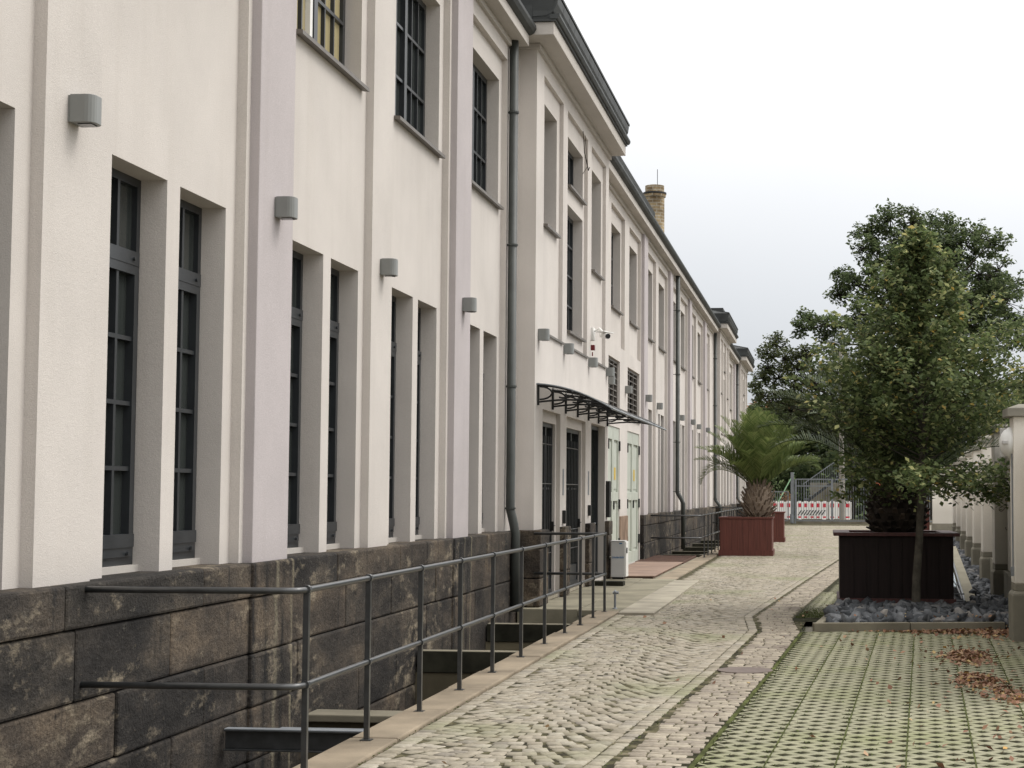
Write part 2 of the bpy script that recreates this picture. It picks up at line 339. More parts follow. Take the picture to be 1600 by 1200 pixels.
j = MB(); j.quad((-3.05, 61, -.018), (-2.722, 61, -.018), (-2.722, 87, -.018), (-3.9, 87, -.018)); structure(j.build('path', 'slab'))
# individual setts, one continuous paving
def setts(name, cells, mat):
    C = np.array(cells); n = len(C)     # cx, cy, w, d, angle
    w_, d_ = C[:, 2]/2, C[:, 3]/2; h = RNG.uniform(-.002, .0035, n); tx = RNG.normal(0, .014, n); ty = RNG.normal(0, .014, n)
    ins = .84; lay = []
    for sc_, zz in ((1, -.03), (.985, -.007), (ins, 0.0)):
        for sx, sy in ((-1, -1), (1, -1), (1, 1), (-1, 1)):
            jx = RNG.uniform(-.08, .08, n); jy = RNG.uniform(-.08, .08, n)
            lx = (sx*sc_+jx*.6)*w_; ly = (sy*sc_+jy*.6)*d_; ca, sa = np.cos(C[:, 4]), np.sin(C[:, 4])
            lay.append(np.stack([C[:, 0]+lx*ca-ly*sa, C[:, 1]+lx*sa+ly*ca, zz+h+(tx*lx+ty*ly if zz > -.02 else 0)], 1))
    V = np.stack(lay, 1).reshape(-1, 3); base = np.arange(n)[:, None]*12; Fs = []
    for l in (0, 4):
        for i in range(4):
            k_ = (i+1) % 4; Fs.append(base+np.array([[l+i, l+k_, l+4+k_, l+4+i]]))
    Fs.append(base+np.array([[8, 9, 10, 11]]))
    return structure(np_mesh(name, V, np.stack(Fs, 1).reshape(-1, 4), mat))
cells = []; lane = 1.25; pitch = .128
x_l = -2.62
y = 4.0
for col in range(5):
    xc = x_l+lane*(col+.5); ph = random.uniform(0, pitch); amp = random.uniform(.16, .26)
    for r_ in range(int(80/pitch)):
        y0 = 3.0+r_*pitch+ph+.05*sin(r_*.21+col)
        nn = 11
        for i in range(nn):
            u = (i+.5+random.uniform(-.22, .22)+(.5 if r_ % 2 else 0)-.25)/nn*2-1
            if abs(u) > 1: continue
            x = xc+u*lane/2; yy = y0-amp*(1-u*u)+amp; ang = -math.atan(.44*u/(lane/2))*-1
            if x < -2.58 or x > xat(Ax, yy)-.17 or yy > 82: continue
            if yy > 38 and x > 2.4: continue
            cells.append((x, yy, lane/nn*random.uniform(.80, .96), pitch*random.uniform(.80, .95), ang))
yy = 3.5
while yy < 84:        # border rows
    d = .13 if yy < 45 else .17
    a = math.atan2(xat(Ax, yy+1)-xat(Ax, yy), 1)
    for off in (.055, .165): cells.append((xat(Ax, yy)-off+random.uniform(-.005, .005), yy+random.uniform(-.02, .02), .10, d*.92, -a))
    if yy < 22: cells.append((-2.655, yy, .115, d*.92, 0))
    yy += d
setts('road', cells, 'sett')
cells = []; yy = 3.5
while yy < 62:
    xa, xb = xat(Ax, yy)+.03, xat(Bx, yy)-.02; x = xa+random.uniform(0, .05)
    while x < xb-.05:
        w_ = random.uniform(.10, .19); w_ = min(w_, xb-x); cells.append((x+w_/2, yy+random.uniform(-.006, .006), w_*.93, .095*.9, random.uniform(-.04, .04))); x += w_
    yy += .1
setts('gutter', cells, 'sett_gutter')
# kerb slabs
kb = MB(); y = 4.0
while y < 22.1:
    L = random.choice((1.25, 1.32, 1.4)); y2 = min(y+L, 22.15); dx = random.uniform(-.012, .012)
    kb.box(-3.04+dx, -2.722, y+.006, y2-.006, -.30, .022+random.uniform(-.005, .005)); y = y2
structure(kb.build('kerb', 'sandslab', bevel=.012))
kb = MB(); y = 30.1
while y < 60.9:
    kb.box(-3.08, -2.722, y+.006, min(y+1.4, 61)-.006, -.30, .02+random.uniform(-.004, .004)); y += 1.4
structure(kb.build('kerb', 'sandslab', bevel=.012))
lw = MB()     # light-well shell
lw.box(-3.12, -3.05, 2, 22.15, -1.3, -.31); lw.box(-4.3, -3.12, 2, 22.15, -1.4, -1.0)
for y_ in (13.12, 16.70, 20.22): lw.box(-4.3, -3.13, y_, y_+.14, -.995, -.236)
lw.box(-4.3, -3.08, 41.0, 61.0, -.8, -.36)
structure(lw.build('light_well', 'wellfloor'))
# landing in front of the doors
ld = MB(); ys = [22.2, 24.1, 25.7, 27.3, 28.6, 30.36]
for a, bb in zip(ys, ys[1:]):
    ld.box(-4.12, -3.3, a+.006, bb-.006, -.5, .028+random.uniform(-.004, .004)); ld.box(-3.295, -2.70, a+.3, bb+.29 if bb < 30 else bb, -.06, .024)
ld.box(-3.295, -2.70, 22.2, 22.49, -.06, .022)
ld.box(-4.5, -3.085, 30.365, 41.0, -.5, .012)
structure(ld.build('landing', 'slab', bevel=.008))
wsb = MB(); wsb.box(-2.69, -2.22, 21.7, 25.9, -.02, .034); wsb.box(-2.69, -2.24, 25.91, 29.9, -.02, .03)
structure(wsb.build('pavement_strip', 'whiteslab', bevel=.008))
# grass pavers: concrete lattice with open diamonds
PD = .058
def pavers(name, x0, x1, y0, y1, cond, p=.205, hole=.62):
    q = p/math.sqrt(2); cs = []
    th = radians(45)-PD; ca, sa = cos(th), sin(th); rng = int(max(x1-x0, y1-y0)/q)+2; cx0, cy0 = (x0+x1)/2, (y0+y1)/2
    for i in range(-rng, rng):
        for k_ in range(-rng, rng):
            lx, ly = i*q, k_*q; x = cx0+lx*ca-ly*sa; y_ = cy0+lx*sa+ly*ca
            if x0 < x < x1 and y0 < y_ < y1 and cond(x, y_): cs.append((x, y_))
    C = np.array(cs); n = len(C); o_, h_ = q/2, q/2*hole; lay = []
    for r_, z_ in ((o_, 0), (h_, 0), (h_*.97, -.014)):
        for sx, sy in ((-1, -1), (1, -1), (1, 1), (-1, 1)):
            lay.append(np.stack([C[:, 0]+sx*r_*ca-sy*r_*sa, C[:, 1]+sx*r_*sa+sy*r_*ca, np.full(n, z_-.002)], 1))
    V = np.stack(lay, 1).reshape(-1, 3); base = np.arange(n)[:, None]*12; Fs = []
    for l in (0, 4):
        for i in range(4): k_ = (i+1) % 4; Fs.append(base+np.array([[l+i, l+k_, l+4+k_, l+4+i]]))
    o = structure(np_mesh(name, V, np.stack(Fs, 1).reshape(-1, 4), 'paver')); return o, C
po, PC = pavers('grass_pavers', -1.2, 4.2, 5, 19.62, lambda x, y: x > xat(Bx, y)+.045 and y < 19.45+.24*(x+.13) and x < wallx(y)+.6)
po2, PC2 = pavers('grass_pavers', -.6, 1.2, 21.6, 42, lambda x, y: x > xat(Bx, y)+.08 and x < .12+.02*(y-22) if y < 30 else (x > xat(Bx, y)+.08 and x < .9))
sl = MB(); sl.quad((-1.25, 4, -.0055), (4.2, 4, -.0055), (4.2, 20.4, -.0055), (-.30, 19.5, -.0055)); sl.quad((-.45, 21, -.0055), (.14, 21, -.0055), (1.5, 42, -.0055), (.9, 42, -.0055)); structure(sl.build('soil', 'soil'))
# joints between paver slabs (grassy grooves)
gj = MB(); k_ = 0
for i in range(-3, 11):
    x9 = -.36+i*.41
    pts = [(x9+PD*(yy-9.9), yy) for yy in np.arange(5, 19.4, .4) if x9+PD*(yy-9.9) > xat(Bx, yy)+.1 and x9+PD*(yy-9.9) < wallx(yy)+.5]
    for p0, p1 in zip(pts, pts[1:]): gj.quad((p0[0]-.005, p0[1], .002), (p0[0]+.005, p0[1], .002), (p1[0]+.005, p1[1], .002), (p1[0]-.005, p1[1], .002))
yy = 5.0
while yy < 19.4:
    a, bb = xat(Bx, yy), xat(Bx, yy+.4); gj.quad((a-.015, yy, .0015), (a+.02, yy, .0015), (bb+.02, yy+.4, .0015), (bb-.015, yy+.4, .0015)); yy += .4
structure(gj.build('paver_joints', 'mossjoint'))
# moss and grass tufts in the joints
P = []
for x, y in list(PC)+list(PC2):
    dens = .5+.5*sin(x*2.1+y*.7)+.35*sin(y*1.3-x*3.1)
    for _ in range(int(max(0, random.gauss(2.6+2.6*dens, 1.5)))): P.append((x+random.gauss(0, .02), y+random.gauss(0, .02), random.uniform(-.007, -.001)))
for yy in np.arange(5, 21, .012):
    if random.random() < .8: P.append((xat(Bx, yy)+.035+random.gauss(0, .015), yy, random.uniform(-.015, .008)))
    if random.random() < .35: P.append((xat(Ax, yy)+.01+random.gauss(0, .008), yy, random.uniform(-.015, 0)))
    if random.random() < .35 and yy < 13: P.append((-2.715+random.gauss(0, .006), yy, random.uniform(-.01, .008)))
for i in range(-3, 11):
    for yy in np.arange(5, 19.4, .03):
        x = -.36+i*.41+PD*(yy-9.9)
        if random.random() < .40+.3*sin(yy*1.7+i*2) and xat(Bx, yy)+.1 < x < 4: P.append((x+random.gauss(0, .007), yy, random.uniform(-.004, .006)))
for _ in range(2600): y_ = 21.55+abs(random.gauss(0, .8)); x = random.uniform(xat(Bx, y_)+.03, .15); P.append((x, y_, .003))
V, Fq = leaf_arrays(np.array(P), .022, .35, .6, .5); tag(np_mesh('grass', V, Fq, 'grass'), 'moss and short grass growing in the paving joints', 'grass', kind='stuff')

# ================================================================== BUILDING
bld = empty('building', (-4.3, 22, 0), 'long two-storey cream rendered building with lilac pilasters on a dark stone plinth', 'building')
WX, PX, LX, RX = -4.225, -4.30, -4.15, -3.966
A_REV = [1.77, 8.37, 14.97, 21.55]; B_REV = [4.93, 11.53, 18.12]
A2 = [41.44, 48.04, 54.64, 61.24]; B2 = [44.55, 51.15, 57.75]
def lower_holes(r): return [(r-1.94, r-1.08, 1.03, 3.64), (r-.86, r, 1.03, 3.64)]
def upper_hole(r): return (r-1.91, r, 5.39, 7.08)
def section(y0, y1, revs, doors=()):
    holes = [(r-2.27, r+.19, 1.03, 7.40) for r in revs]
    wb = MB(); dh = []
    for d0, d1, r in doors: dh += [(d0, d1, .05, 2.92, .03), (d0, d1, 3.22, 4.30, .20), (r-2.1, r+.19, 4.6, 7.40, .075)]
    zlow = 1.02
    if doors:
        dy = 38.2
        wb.wall(WX, y0, dy, 0.0, 7.72, dh, .2); wb.wall(WX, dy, y1, 1.02, 7.72, holes, .075)
    else: wb.wall(WX, y0, y1, zlow, 7.72, holes, .075)
    wb.build('wall', 'stucco', bld)
    for r in revs: MB().wall(PX, r-2.28, r+.20, 1.02, 7.42, lower_holes(r)+[upper_hole(r)], .24).build('wall_panel', 'stucco', bld)
    for d0, d1, r in doors: MB().wall(PX, r-2.11, r+.20, 4.59, 7.42, [(r-1.6, r, 5.39, 7.08)], .24).build('wall_panel', 'stucco', bld)
section(-3, 22.57, A_REV+B_REV)
section(30.35, 63.45, A2+B2, doors=[(32.4, 34.25, 34.84), (35.6, 37.92, 37.95)])
section(69.5, 79, [73.3, 76.6])
bk = MB(); bk.box(-13.5, -4.56, -3, 86, -.3, 7.7); bk.build('core', 'interior', bld)
# outer end / rear walls
ew = MB(); ew.box(-13.9, -13.505, -3.2, 86.2, -.3, 7.74); ew.box(-13.5, -4.0, 86.005, 86.2, -.3, 7.74); ew.box(-13.5, -4.3, -3.2, -3.005, -.3, 7.74); ew.build('rear_wall', 'stucco', bld)
for y0 in (5.2, 11.8, 18.4, 38.25, 44.85, 51.45, 58.05, 77.4):
    p = MB(); p.box(-4.3, LX, y0, y0+.8, 1.07, 7.60); p.build('pilaster', 'lilac', bld, bevel=.006)
# ---- windows
def frame_bars(mb, x0, x1, y0, y1, z0, z1, w_): 
    mb.box(x0, x1, y0, y0+w_, z0, z1); mb.box(x0, x1, y1-w_, y1, z0, z1); mb.box(x0, x1, y0+w_, y1-w_, z0, z0+w_); mb.box(x0, x1, y0+w_, y1-w_, z1-w_, z1)
def lower_window(y0, y1, z0=1.12, z1=3.64, X=-4.48, mat='glass'):
    f = MB(); frame_bars(f, X-.06, X, y0, y1, z0, z1, .055)
    f.box(X-.05, X+.025, y0+.055, y1-.055, 3.06, 3.15)                       # transom
    frame_bars(f, X-.05, X+.02, y0+.055, y1-.055, z0+.055, 3.06, .06); f.box(X-.05, X+.03, y0+.055, y1-.055, z0+.115, z0+.20)
    ym = (y0+y1)/2+.08; f.box(X-.045, X+.008, ym-.017, ym+.017, z0+.20, 3.0)
    f.box(X-.045, X+.004, ym-.017, ym+.017, 3.15, z1-.055)
    for i in (1, 2, 3): zz = z0+.2+(3.0-z0-.2)*i/4; f.box(X-.045, X+.008, y0+.115, ym-.017, zz-.014, zz+.014); f.box(X-.045, X+.008, ym+.017, y1-.115, zz-.014, zz+.014)
    w_ = f.build('window', 'frame', bld)
    pn = MB(); pn.box(X-.05, X-.035, y0+.02, y1-.02, z0+.02, z1-.02); pn.build('pane', mat, w_)
    for zz in (3.10, z0+.075): MB().tube([(X+.015, y1-.15, zz), (X+.04, y1-.15, zz)], .014, 10).build('knob', 'frame', w_)
    s = MB(); s.box(X-.06, X+.045, y0, y1, 1.075, z0); s.build('sill', 'cornice', w_)
    return w_
def upper_window(y0, y1, z0=5.39, z1=7.08, X=-4.46, mat='glass', wallx_=PX, bars=(3, 3), nm='window'):
    f = MB(); frame_bars(f, X-.06, X, y0, y1, z0, z1, .07)
    ym = (y0+y1)/2; f.box(X-.05, X+.02, ym-.05, ym+.05, z0+.07, z1-.07)
    for a, bb in ((y0+.07, ym-.05), (ym+.05, y1-.07)):
        for i in range(1, bars[0]): yy = a+(bb-a)*i/bars[0]; f.box(X-.045, X, yy-.013, yy+.013, z0+.07, z1-.07)
        for i in range(1, bars[1]): zz = z0+(z1-z0)*i/bars[1]; f.box(X-.045, X+.004, a, bb, zz-.016, zz+.016)
    w_ = f.build(nm, 'frame', bld)
    pn = MB(); pn.box(X-.05, X-.035, y0+.02, y1-.02, z0+.02, z1-.02); pn.build('pane', mat, w_)
    s = MB(); s.hexa([(X, y0, z0-.03), (wallx_+.07, y0-.05, z0-.055), (wallx_+.07, y1+.05, z0-.055), (X, y1, z0-.03)], [(X, y0, z0+.012), (wallx_+.07, y0-.05, z0-.02), (wallx_+.07, y1+.05, z0-.02), (X, y1, z0+.012)]); s.build('sill', 'sill', w_)
    return w_
for r in A_REV+B_REV+A2+B2+[73.3, 76.6]:
    for h in lower_holes(r): lower_window(h[0], h[1])
    lit = abs(r-14.97) < .1
    w_ = upper_window(r-1.91, r, mat='glasslit' if lit else 'glass')
    if lit:
        q = MB()                                                          # white inner casement standing open behind the glass
        q.box(-4.5, -4.45, 13.88, 13.95, 5.47, 7.0); q.box(-4.5, -4.45, 13.10, 13.35, 5.47, 7.0); q.build('casement', 'white', w_)
        w_['label'] = 'upper window of the lit room with yellow panes and a white inner casement'
for r in (34.84, 37.95): upper_window(r-1.6, r)
# ---- plinth of ashlar blocks
pl = MB()
zj = [1.08, .826, .42, .035, -.35, -.75, -1.2]
def ashlar(y0, y1, X, zt=None, seed=0, front=True):
    rnd = random.Random(seed)
    for ci in range(len(zj)-1):
        z1_, z0_ = zj[ci], zj[ci+1]; y = y0-(rnd.uniform(0, .6) if y1-y0 > 3 else 0)
        while y < y1-.02:
            L = rnd.uniform(1.0, 2.3) if y1-y0 > 3 else 9; y2 = y+L
            if y1-y2 < .5: y2 = y1
            a, bb = max(y, y0), min(y2, y1); d = rnd.uniform(0, .014)+(.012 if ci == 0 else 0)
            g_ = .004
            pl.box(-4.55, X+d, a+g_, bb-g_, z0_+g_, z1_-g_); y = y2
for run in ([(-3, 22.50, -4.145, None, 4)]+[(y0, y0+.95, -4.125, None, int(y0)) for y0 in (5.12, 11.72, 18.32)], [(22.45, 23.16, -3.86, None, 3)], [(24.83, 25.42, -3.90, None, 24)], [(27.5, 28.15, -3.90, None, 27)], [(29.99, 30.47, -3.90, None, 29)],
            [(38.12, 63.4, -4.145, None, 9)], [(63.35, 69.6, -3.88, None, 11)], [(69.6, 78.9, -4.145, None, 12)], [(78.9, 86.1, -3.88, None, 13)]):
    pl = MB()
    for a_ in run: ashlar(*a_)
    pl.build('plinth', 'stone', bld, bevel=.018)
pj = MB(); pj.box(-4.6, -4.165, -3, 22.45, -1.2, 1.05); pj.box(-4.6, -3.93, 22.47, 23.1, -.5, 1.04); pj.box(-4.6, -4.165, 38.15, 79, -.8, 1.05); pj.build('plinth_core', 'interior', bld)
qs = MB(); qs.box(-4.4, -4.2, 34.26, 35.58, .012, 1.1); qs.build('pier_stone', simple('brown_sandstone', (.22, .155, .11), .9, .2, .35, 3, bmp=.6), bld, bevel=.01)
# ---- projecting bays
def risalit(y0, y1, full=True):
    k_ = (y1-y0)/7.78; Y = lambda y: y0+(y-22.57)*k_
    pan = [(Y(23.18), Y(24.95), 3.88, 7.55), (Y(25.39), Y(27.6), 3.88, 7.55), (Y(28.06), Y(29.95), 3.88, 7.55)]
    dpan = [(Y(23.23), Y(24.83), 0.0, 2.77), (Y(25.43), Y(27.5), 0.0, 2.77)]
    d3 = (Y(28.17), Y(29.97), .1, 2.78, .16)
    a = MB(); a.wall(RX, y0, y1, 0, 7.9, pan+dpan+[d3], .06)
    a.quad((-4.5, y0, 0), (RX, y0, 0), (RX, y0, 7.9), (-4.5, y0, 7.9)); a.quad((RX, y1, 0), (-4.5, y1, 0), (-4.5, y1, 7.9), (RX, y1, 7.9)); a.build('projecting_wall', 'stucco', bld)
    X2 = RX-.06
    wins = [(Y(23.55), Y(24.68), 5.48, 7.22), (Y(28.5), Y(29.72), 5.48, 7.22)]; mid = [(Y(25.75), Y(27.42), 6.46, 7.22), (Y(25.75), Y(27.42), 4.15, 6.14)]
    for p, hh, dp in ((pan[0], [wins[0]], .30), (pan[1], mid, .20), (pan[2], [wins[1]], .30)): MB().wall(X2, p[0]-.01, p[1]+.01, 3.87, 7.56, hh, dp).build('wall_panel', 'stucco', bld)
    dd = [(Y(23.55), Y(24.72), .1, 2.61), (Y(25.8), Y(27.4), .1, 2.61)]
    for p, hh in zip(dpan, dd): MB().wall(X2, p[0]-.01, p[1]+.01, 0, 2.78, [hh], .08).build('wall_panel', 'stucco', bld)
    for h in wins: upper_window(h[0], h[1], h[2], h[3], X2-.27, wallx_=X2, bars=(2, 4))
    upper_window(*mid[0], X2-.16, wallx_=X2, bars=(2, 1)); upper_window(*mid[1], X2-.16, wallx_=X2, bars=(2, 4))
    for p in pan:
        ls = MB(); ls.hexa([(X2, p[0], 3.85), (RX+.035, p[0]-.02, 3.835), (RX+.035, p[1]+.04, 3.835), (X2, p[1], 3.85)], [(X2, p[0], 3.90), (RX+.035, p[0]-.02, 3.865), (RX+.035, p[1]+.04, 3.865), (X2, p[1], 3.90)])
        ls.build('panel_ledge', 'sill', bld)
    # barred glass doors
    for h in dd:
        X = X2-.07; f = MB(); frame_bars(f, X-.05, X+.03, h[0], h[1], .1, 2.61, .06); ym = (h[0]+h[1])/2
        f.box(X-.05, X+.025, ym-.04, ym+.04, .16, 2.55); 
        for zz in (.95, 1.65): f.box(X-.04, X+.01, h[0]+.06, h[1]-.06, zz-.015, zz+.015)
        f.box(X-.04, X+.012, h[0]+.06, h[1]-.06, .16, .42)
        d = f.build('door', 'frame', bld)
        q = MB(); q.box(X-.05, X-.035, h[0]+.02, h[1]-.02, .12, 2.59); q.build('pane', 'glassdark', d)
        q = MB(); n_ = int((h[1]-h[0])/.16)
        for i in range(n_): yy = h[0]+.12+i*.16; q.tube([(X+.03, yy, .45), (X+.03, yy, 2.42)], .009, 6)
        for zz in (.7, 1.0, 1.72, 2.3): q.tube([(X+.03, h[0]+.06, zz), (X+.03, h[1]-.06, zz)], .008, 6)
        q.build('grille', 'iron', d)
        q = MB(); q.box(X+.03, X+.075, h[1]-.13, h[1]-.09, 1.02, 1.16); q.tube([(X+.06, h[1]-.11, 1.1), (X+.09, h[1]-.11, 1.1), (X+.09, h[1]-.24, 1.1)], .01, 6); q.build('handle', 'black', d)
        s = MB(); s.box(-4.3, RX-.01, h[0]-.2, h[1]+.05, .03, .1); s.build('threshold', 'whiteslab', bld, bevel=.01)
    X = RX-.15; h = d3; f = MB(); frame_bars(f, X-.05, X+.03, h[0], h[1], .1, 2.78, .07); f.box(X-.04, X+.012, h[0]+.07, h[1]-.07, .17, 1.0); f.box(X-.04, X+.02, (h[0]+h[1])/2-.05, (h[0]+h[1])/2+.05, 1.0, 2.71)
    d = f.build('door', 'frame', bld); q = MB(); q.box(X-.05, X-.035, h[0]+.02, h[1]-.02, .12, 2.76); q.build('pane', 'glassdark', d)
    q = MB(); q.tube([(X+.03, h[0]+.9, 1.05), (X+.08, h[0]+.9, 1.05), (X+.08, h[0]+1.05, 1.05)], .011, 6); q.build('handle', 'galv', d)
    # cornice, gutters and roof of the bay
    cx = -3.66; ya, yb = y0-.45, y1+.05
    c_ = MB(); c_.box(-5.2, cx, ya, yb, 7.84, 8.02); c_.box(-5.2, RX+.05, y0-.05, y1+.02, 7.76, 7.838); c_.build('cornice', 'cornice', bld, bevel=.008)
    gt = MB(); gt.box(-5.2, cx+.03, ya-.03, yb+.02, 8.021, 8.05); gt.extr([(cx-.05, 8.051), (cx+.06, 8.051), (cx+.085, 8.09), (cx+.085, 8.125), (cx-.05, 8.11)], ya-.04, yb+.03); gt.build('gutter', 'zincroof', bld)
    rf = MB(); n_ = 16; L = (yb-ya)/n_
    for i in range(n_):
        a0, a1 = ya+i*L+.008, ya+(i+1)*L-.004
        rf.extr([(cx-.30, 8.1), (cx-.10, 8.112), (cx-.01, 8.17), (cx+.045, 8.27), (cx+.06, 8.38), (cx-.02, 8.40), (cx-.30, 8.38)], a0, a1)
    rf.extr([(cx-1.2, 8.051), (cx-.305, 8.051), (cx-.305, 8.42), (cx-1.2, 8.42)], ya, yb); 
    rf.hexa([(cx+.07, ya-.02, 8.405), (-9, ya-.02, 8.405), (-9, yb+.05, 8.405), (cx+.07, yb+.05, 8.405)], [(cx+.07, ya-.02, 8.44), (-9, ya+1.5, 9.6), (-9, yb-1.5, 9.6), (cx+.07, yb+.05, 8.44)])
    rf.hexa([(cx-.05, ya+.02, 8.06), (-9, ya+.02, 8.06), (-9, ya+.3, 8.06), (cx-.3, ya+.3, 8.06)], [(cx+.02, ya-.015, 8.40), (-9, ya-.015, 8.40), (-9, ya+.3, 8.40), (cx-.3, ya+.3, 8.40)])
    rf.build('roof', 'zincroof', bld)
risalit(22.57, 30.35); risalit(63.45, 69.5); risalit(79.0, 86.0)
# ---- green double doors with louvres above
for d0, d1 in ((32.4, 34.25), (35.6, 37.92)):
    X = WX-.03; ym = (d0+d1)/2; f = MB(); f.box(X-.08, X-.03, d0, d1, .05, 2.92)
    for a, bb in ((d0, ym-.008), (ym+.008, d1)):
        f.box(X-.03, X+.012, a, a+.13, .05, 2.92); f.box(X-.03, X+.012, bb-.13, bb, .05, 2.92)
        for z0, z1 in ((.05, .30), (1.42, 1.60), (2.66, 2.92)): f.box(X-.03, X+.010, a+.13, bb-.13, z0, z1)
        f.box(X-.03, X-.012, a+.18, bb-.18, .36, 1.36); f.box(X-.03, X-.012, a+.18, bb-.18, 1.66, 2.6)
    d = f.build('door', 'greendoor', bld, bevel=.004); d['label'] = 'pale green double door with panelled leaves'
    q = MB()
    for yy in (d0+.0, d1-.05):
        for zz in (.45, 1.25, 2.45): q.box(X+.012, X+.05, yy, yy+.05, zz, zz+.20)
    q.build('hinge', 'black', d)
    q = MB(); q.box(X-.012, X-.004, ym+.30, ym+.55, 1.85, 2.1); q.build('notice', 'yellow', d)
    q = MB(); q.box(X+.012, X+.04, ym+.03, ym+.07, 1.25, 1.42); q.build('handle', 'black', d)
    lv = MB(); X = WX-.08; frame_bars(lv, X-.05, X+.03, d0, d1, 3.22, 4.30, .05)
    for i in range(8):
        zz = 3.30+i*.125; lv.hexa([(X-.05, d0+.05, zz+.035), (X+.02, d0+.05, zz), (X+.02, d1-.05, zz), (X-.05, d1-.05, zz+.02)], [(X-.05, d0+.05, zz+.03), (X+.02, d0+.05, zz+.022), (X+.02, d1-.05, zz+.022), (X-.05, d1-.05, zz+.03)])
    for i in (1, 2): yy = d0+(d1-d0)*i/3; lv.box(X-.02, X+.027, yy-.025, yy+.025, 3.27, 4.25)
    L = lv.build('louvre', 'sill', bld); q = MB(); q.box(X-.10, X-.07, d0, d1, 3.22, 4.30); q.build('backing', 'interior', L)
    q = MB(); q.box(WX-.08, WX+.04, d0-.03, d1+.05, 3.17, 3.215); q.build('sill', 'sill', L)
# ---- cornice, gutter, roof
for y0, y1 in ((-3.2, 22.11), (30.41, 62.99), (69.56, 78.54)):
    c_ = MB(); c_.box(-5.2, -4.0, y0, y1, 7.68, 7.83); c_.box(-5.2, WX+.05, y0, y1, 7.60, 7.679); c_.build('cornice', 'cornice', bld, bevel=.006)
    g_ = MB(); g_.extr([(-4.3, 7.831), (-3.98, 7.831), (-3.93, 7.86), (-3.90, 7.91), (-3.90, 7.96), (-3.92, 7.96), (-4.3, 7.95)], y0, y1); g_.build('gutter', 'zincroof', bld)
r_ = MB()
for y0, y1 in ((-3.2, 22.08), (30.45, 62.95), (69.6, 78.5)):
    r_.extr([(-13.9, 7.9), (-4.05, 7.952), (-4.0, 7.99), (-9, 9.9), (-13.9, 8.0)], y0, y1)
r_.extr([(-4.45, 8.02), (-4.35, 8.02), (-4.22, 8.50), (-4.2, 8.58), (-4.5, 8.6), (-8, 9.7), (-8, 8.1)], 30.46, 41.2)
r_.build('roof', 'zincroof', bld)
# dome over second bay
dm = MB(); prof = [(2.2, 8.7), (2.15, 8.95), (1.9, 9.3), (1.45, 9.6), (.85, 9.8), (.3, 9.88), (.12, 9.9), (.10, 10.05), (.02, 10.15)]
dm.lathe((-6.2, 67.5, -.55), prof, 20); d = dm.build('dome', 'verdigris', bld, smooth=True)
dm = MB(); dm.box(-8.5, -3.9, 64.2, 69.2, 8.45, 8.75); dm.build('dome_base', 'zincroof', bld)
# round brick stack
ck = MB(); n_ = 28; R_ = .36; cx, cy = -6.15, 60.0
ck.lathe((cx, cy, 0), [(R_, 8.0), (R_, 12.35), (R_+.05, 12.37), (R_+.06, 12.5), (R_-.01, 12.53), (R_-.01, 12.78), (R_-.10, 12.8), (R_-.1, 12.3), (.02, 12.3)], n_)
co = ck.build('chimney', 'brick', bld); uv = co.data.uv_layers.new(name='UVMap'); 
for poly in co.data.polygons:
    for li in poly.loop_indices:
        p = co.data.vertices[co.data.loops[li].vertex_index].co+ORG['building']; a = math.atan2(p.y-cy, p.x-cx)
        if abs(a) > 3 and (poly.center.y+ORG['building'].y) < cy and a > 0: a -= 2*pi
        uv.data[li].uv = (a*R_*1.0, p.z)
q = MB(); q.lathe((cx, cy, 0), [(R_+.07, 12.46), (R_+.075, 12.50), (R_+.07, 12.53)], 24); q.tube([(cx+.1, cy, 12.7), (cx+.1, cy, 13.4)], .012, 5); q.tube([(-6.3, 48, 9), (-6.3, 48, 10.9)], .01, 5); q.build('chimney_band', 'black', bld)
# ---- downpipes
def downpipe(x, y, ztop, zb=1.33, xo=.2):
    p = MB(); p.tube([(x, y, ztop), (x, y, zb), (x+.01, y, zb-.03), (x+xo*.7, y, zb-.2), (x+xo, y, zb-.32), (x+xo, y, .02)], .060, 14)
    o = p.build('downpipe', 'zinc', bld, smooth=True); q = MB()
    for zz in (zb+.02, 3.0, 4.9, 6.7): q.tube([(x, y, zz-.012), (x, y, zz+.012)], .073, 14); q.box(x-.18, x, y-.008, y+.008, zz-.008, zz+.008)
    q.build('clamp', 'zinc', o)
downpipe(-4.15, 21.82, 7.68, 1.36, .07); downpipe(-4.09, 46.4, 7.67, 1.6, .16); downpipe(-4.13, 63.2, 7.67); downpipe(-4.1, 78.7, 7.67)
# ---- meter boxes beside the doors, loose cable
for y, z0, z1, X in ((25.12, 1.12, 1.32, RX), (27.85, 1.2, 1.38, RX)):
    q = MB(); q.box(X, X+.05, y-.06, y+.06, z0, z1); q.build('keypad', 'black', bld, bevel=.004)
for y in (25.12, 27.85):
    q = MB(); q.box(RX+.0005, RX+.008, y-.05, y+.05, 1.55, 1.95); q.build('nameplate', 'galv', bld)
q = MB(); q.box(RX, RX+.07, 30.1, 30.34, 1.14, 1.80); q.build('letter_box', 'black', bld, bevel=.006)
q = MB(); q.tube([(-3.95, 26.9, 7.55), (-3.93, 26.95, 7.2), (-3.9, 27.2, 6.95), (-3.92, 27.45, 7.05)], .008, 5); q.tube([(-3.93, 27.0, 7.5), (-3.90, 27.1, 7.0), (-3.92, 26.7, 6.8)], .006, 5); q.build('cable', 'barkdark', bld)

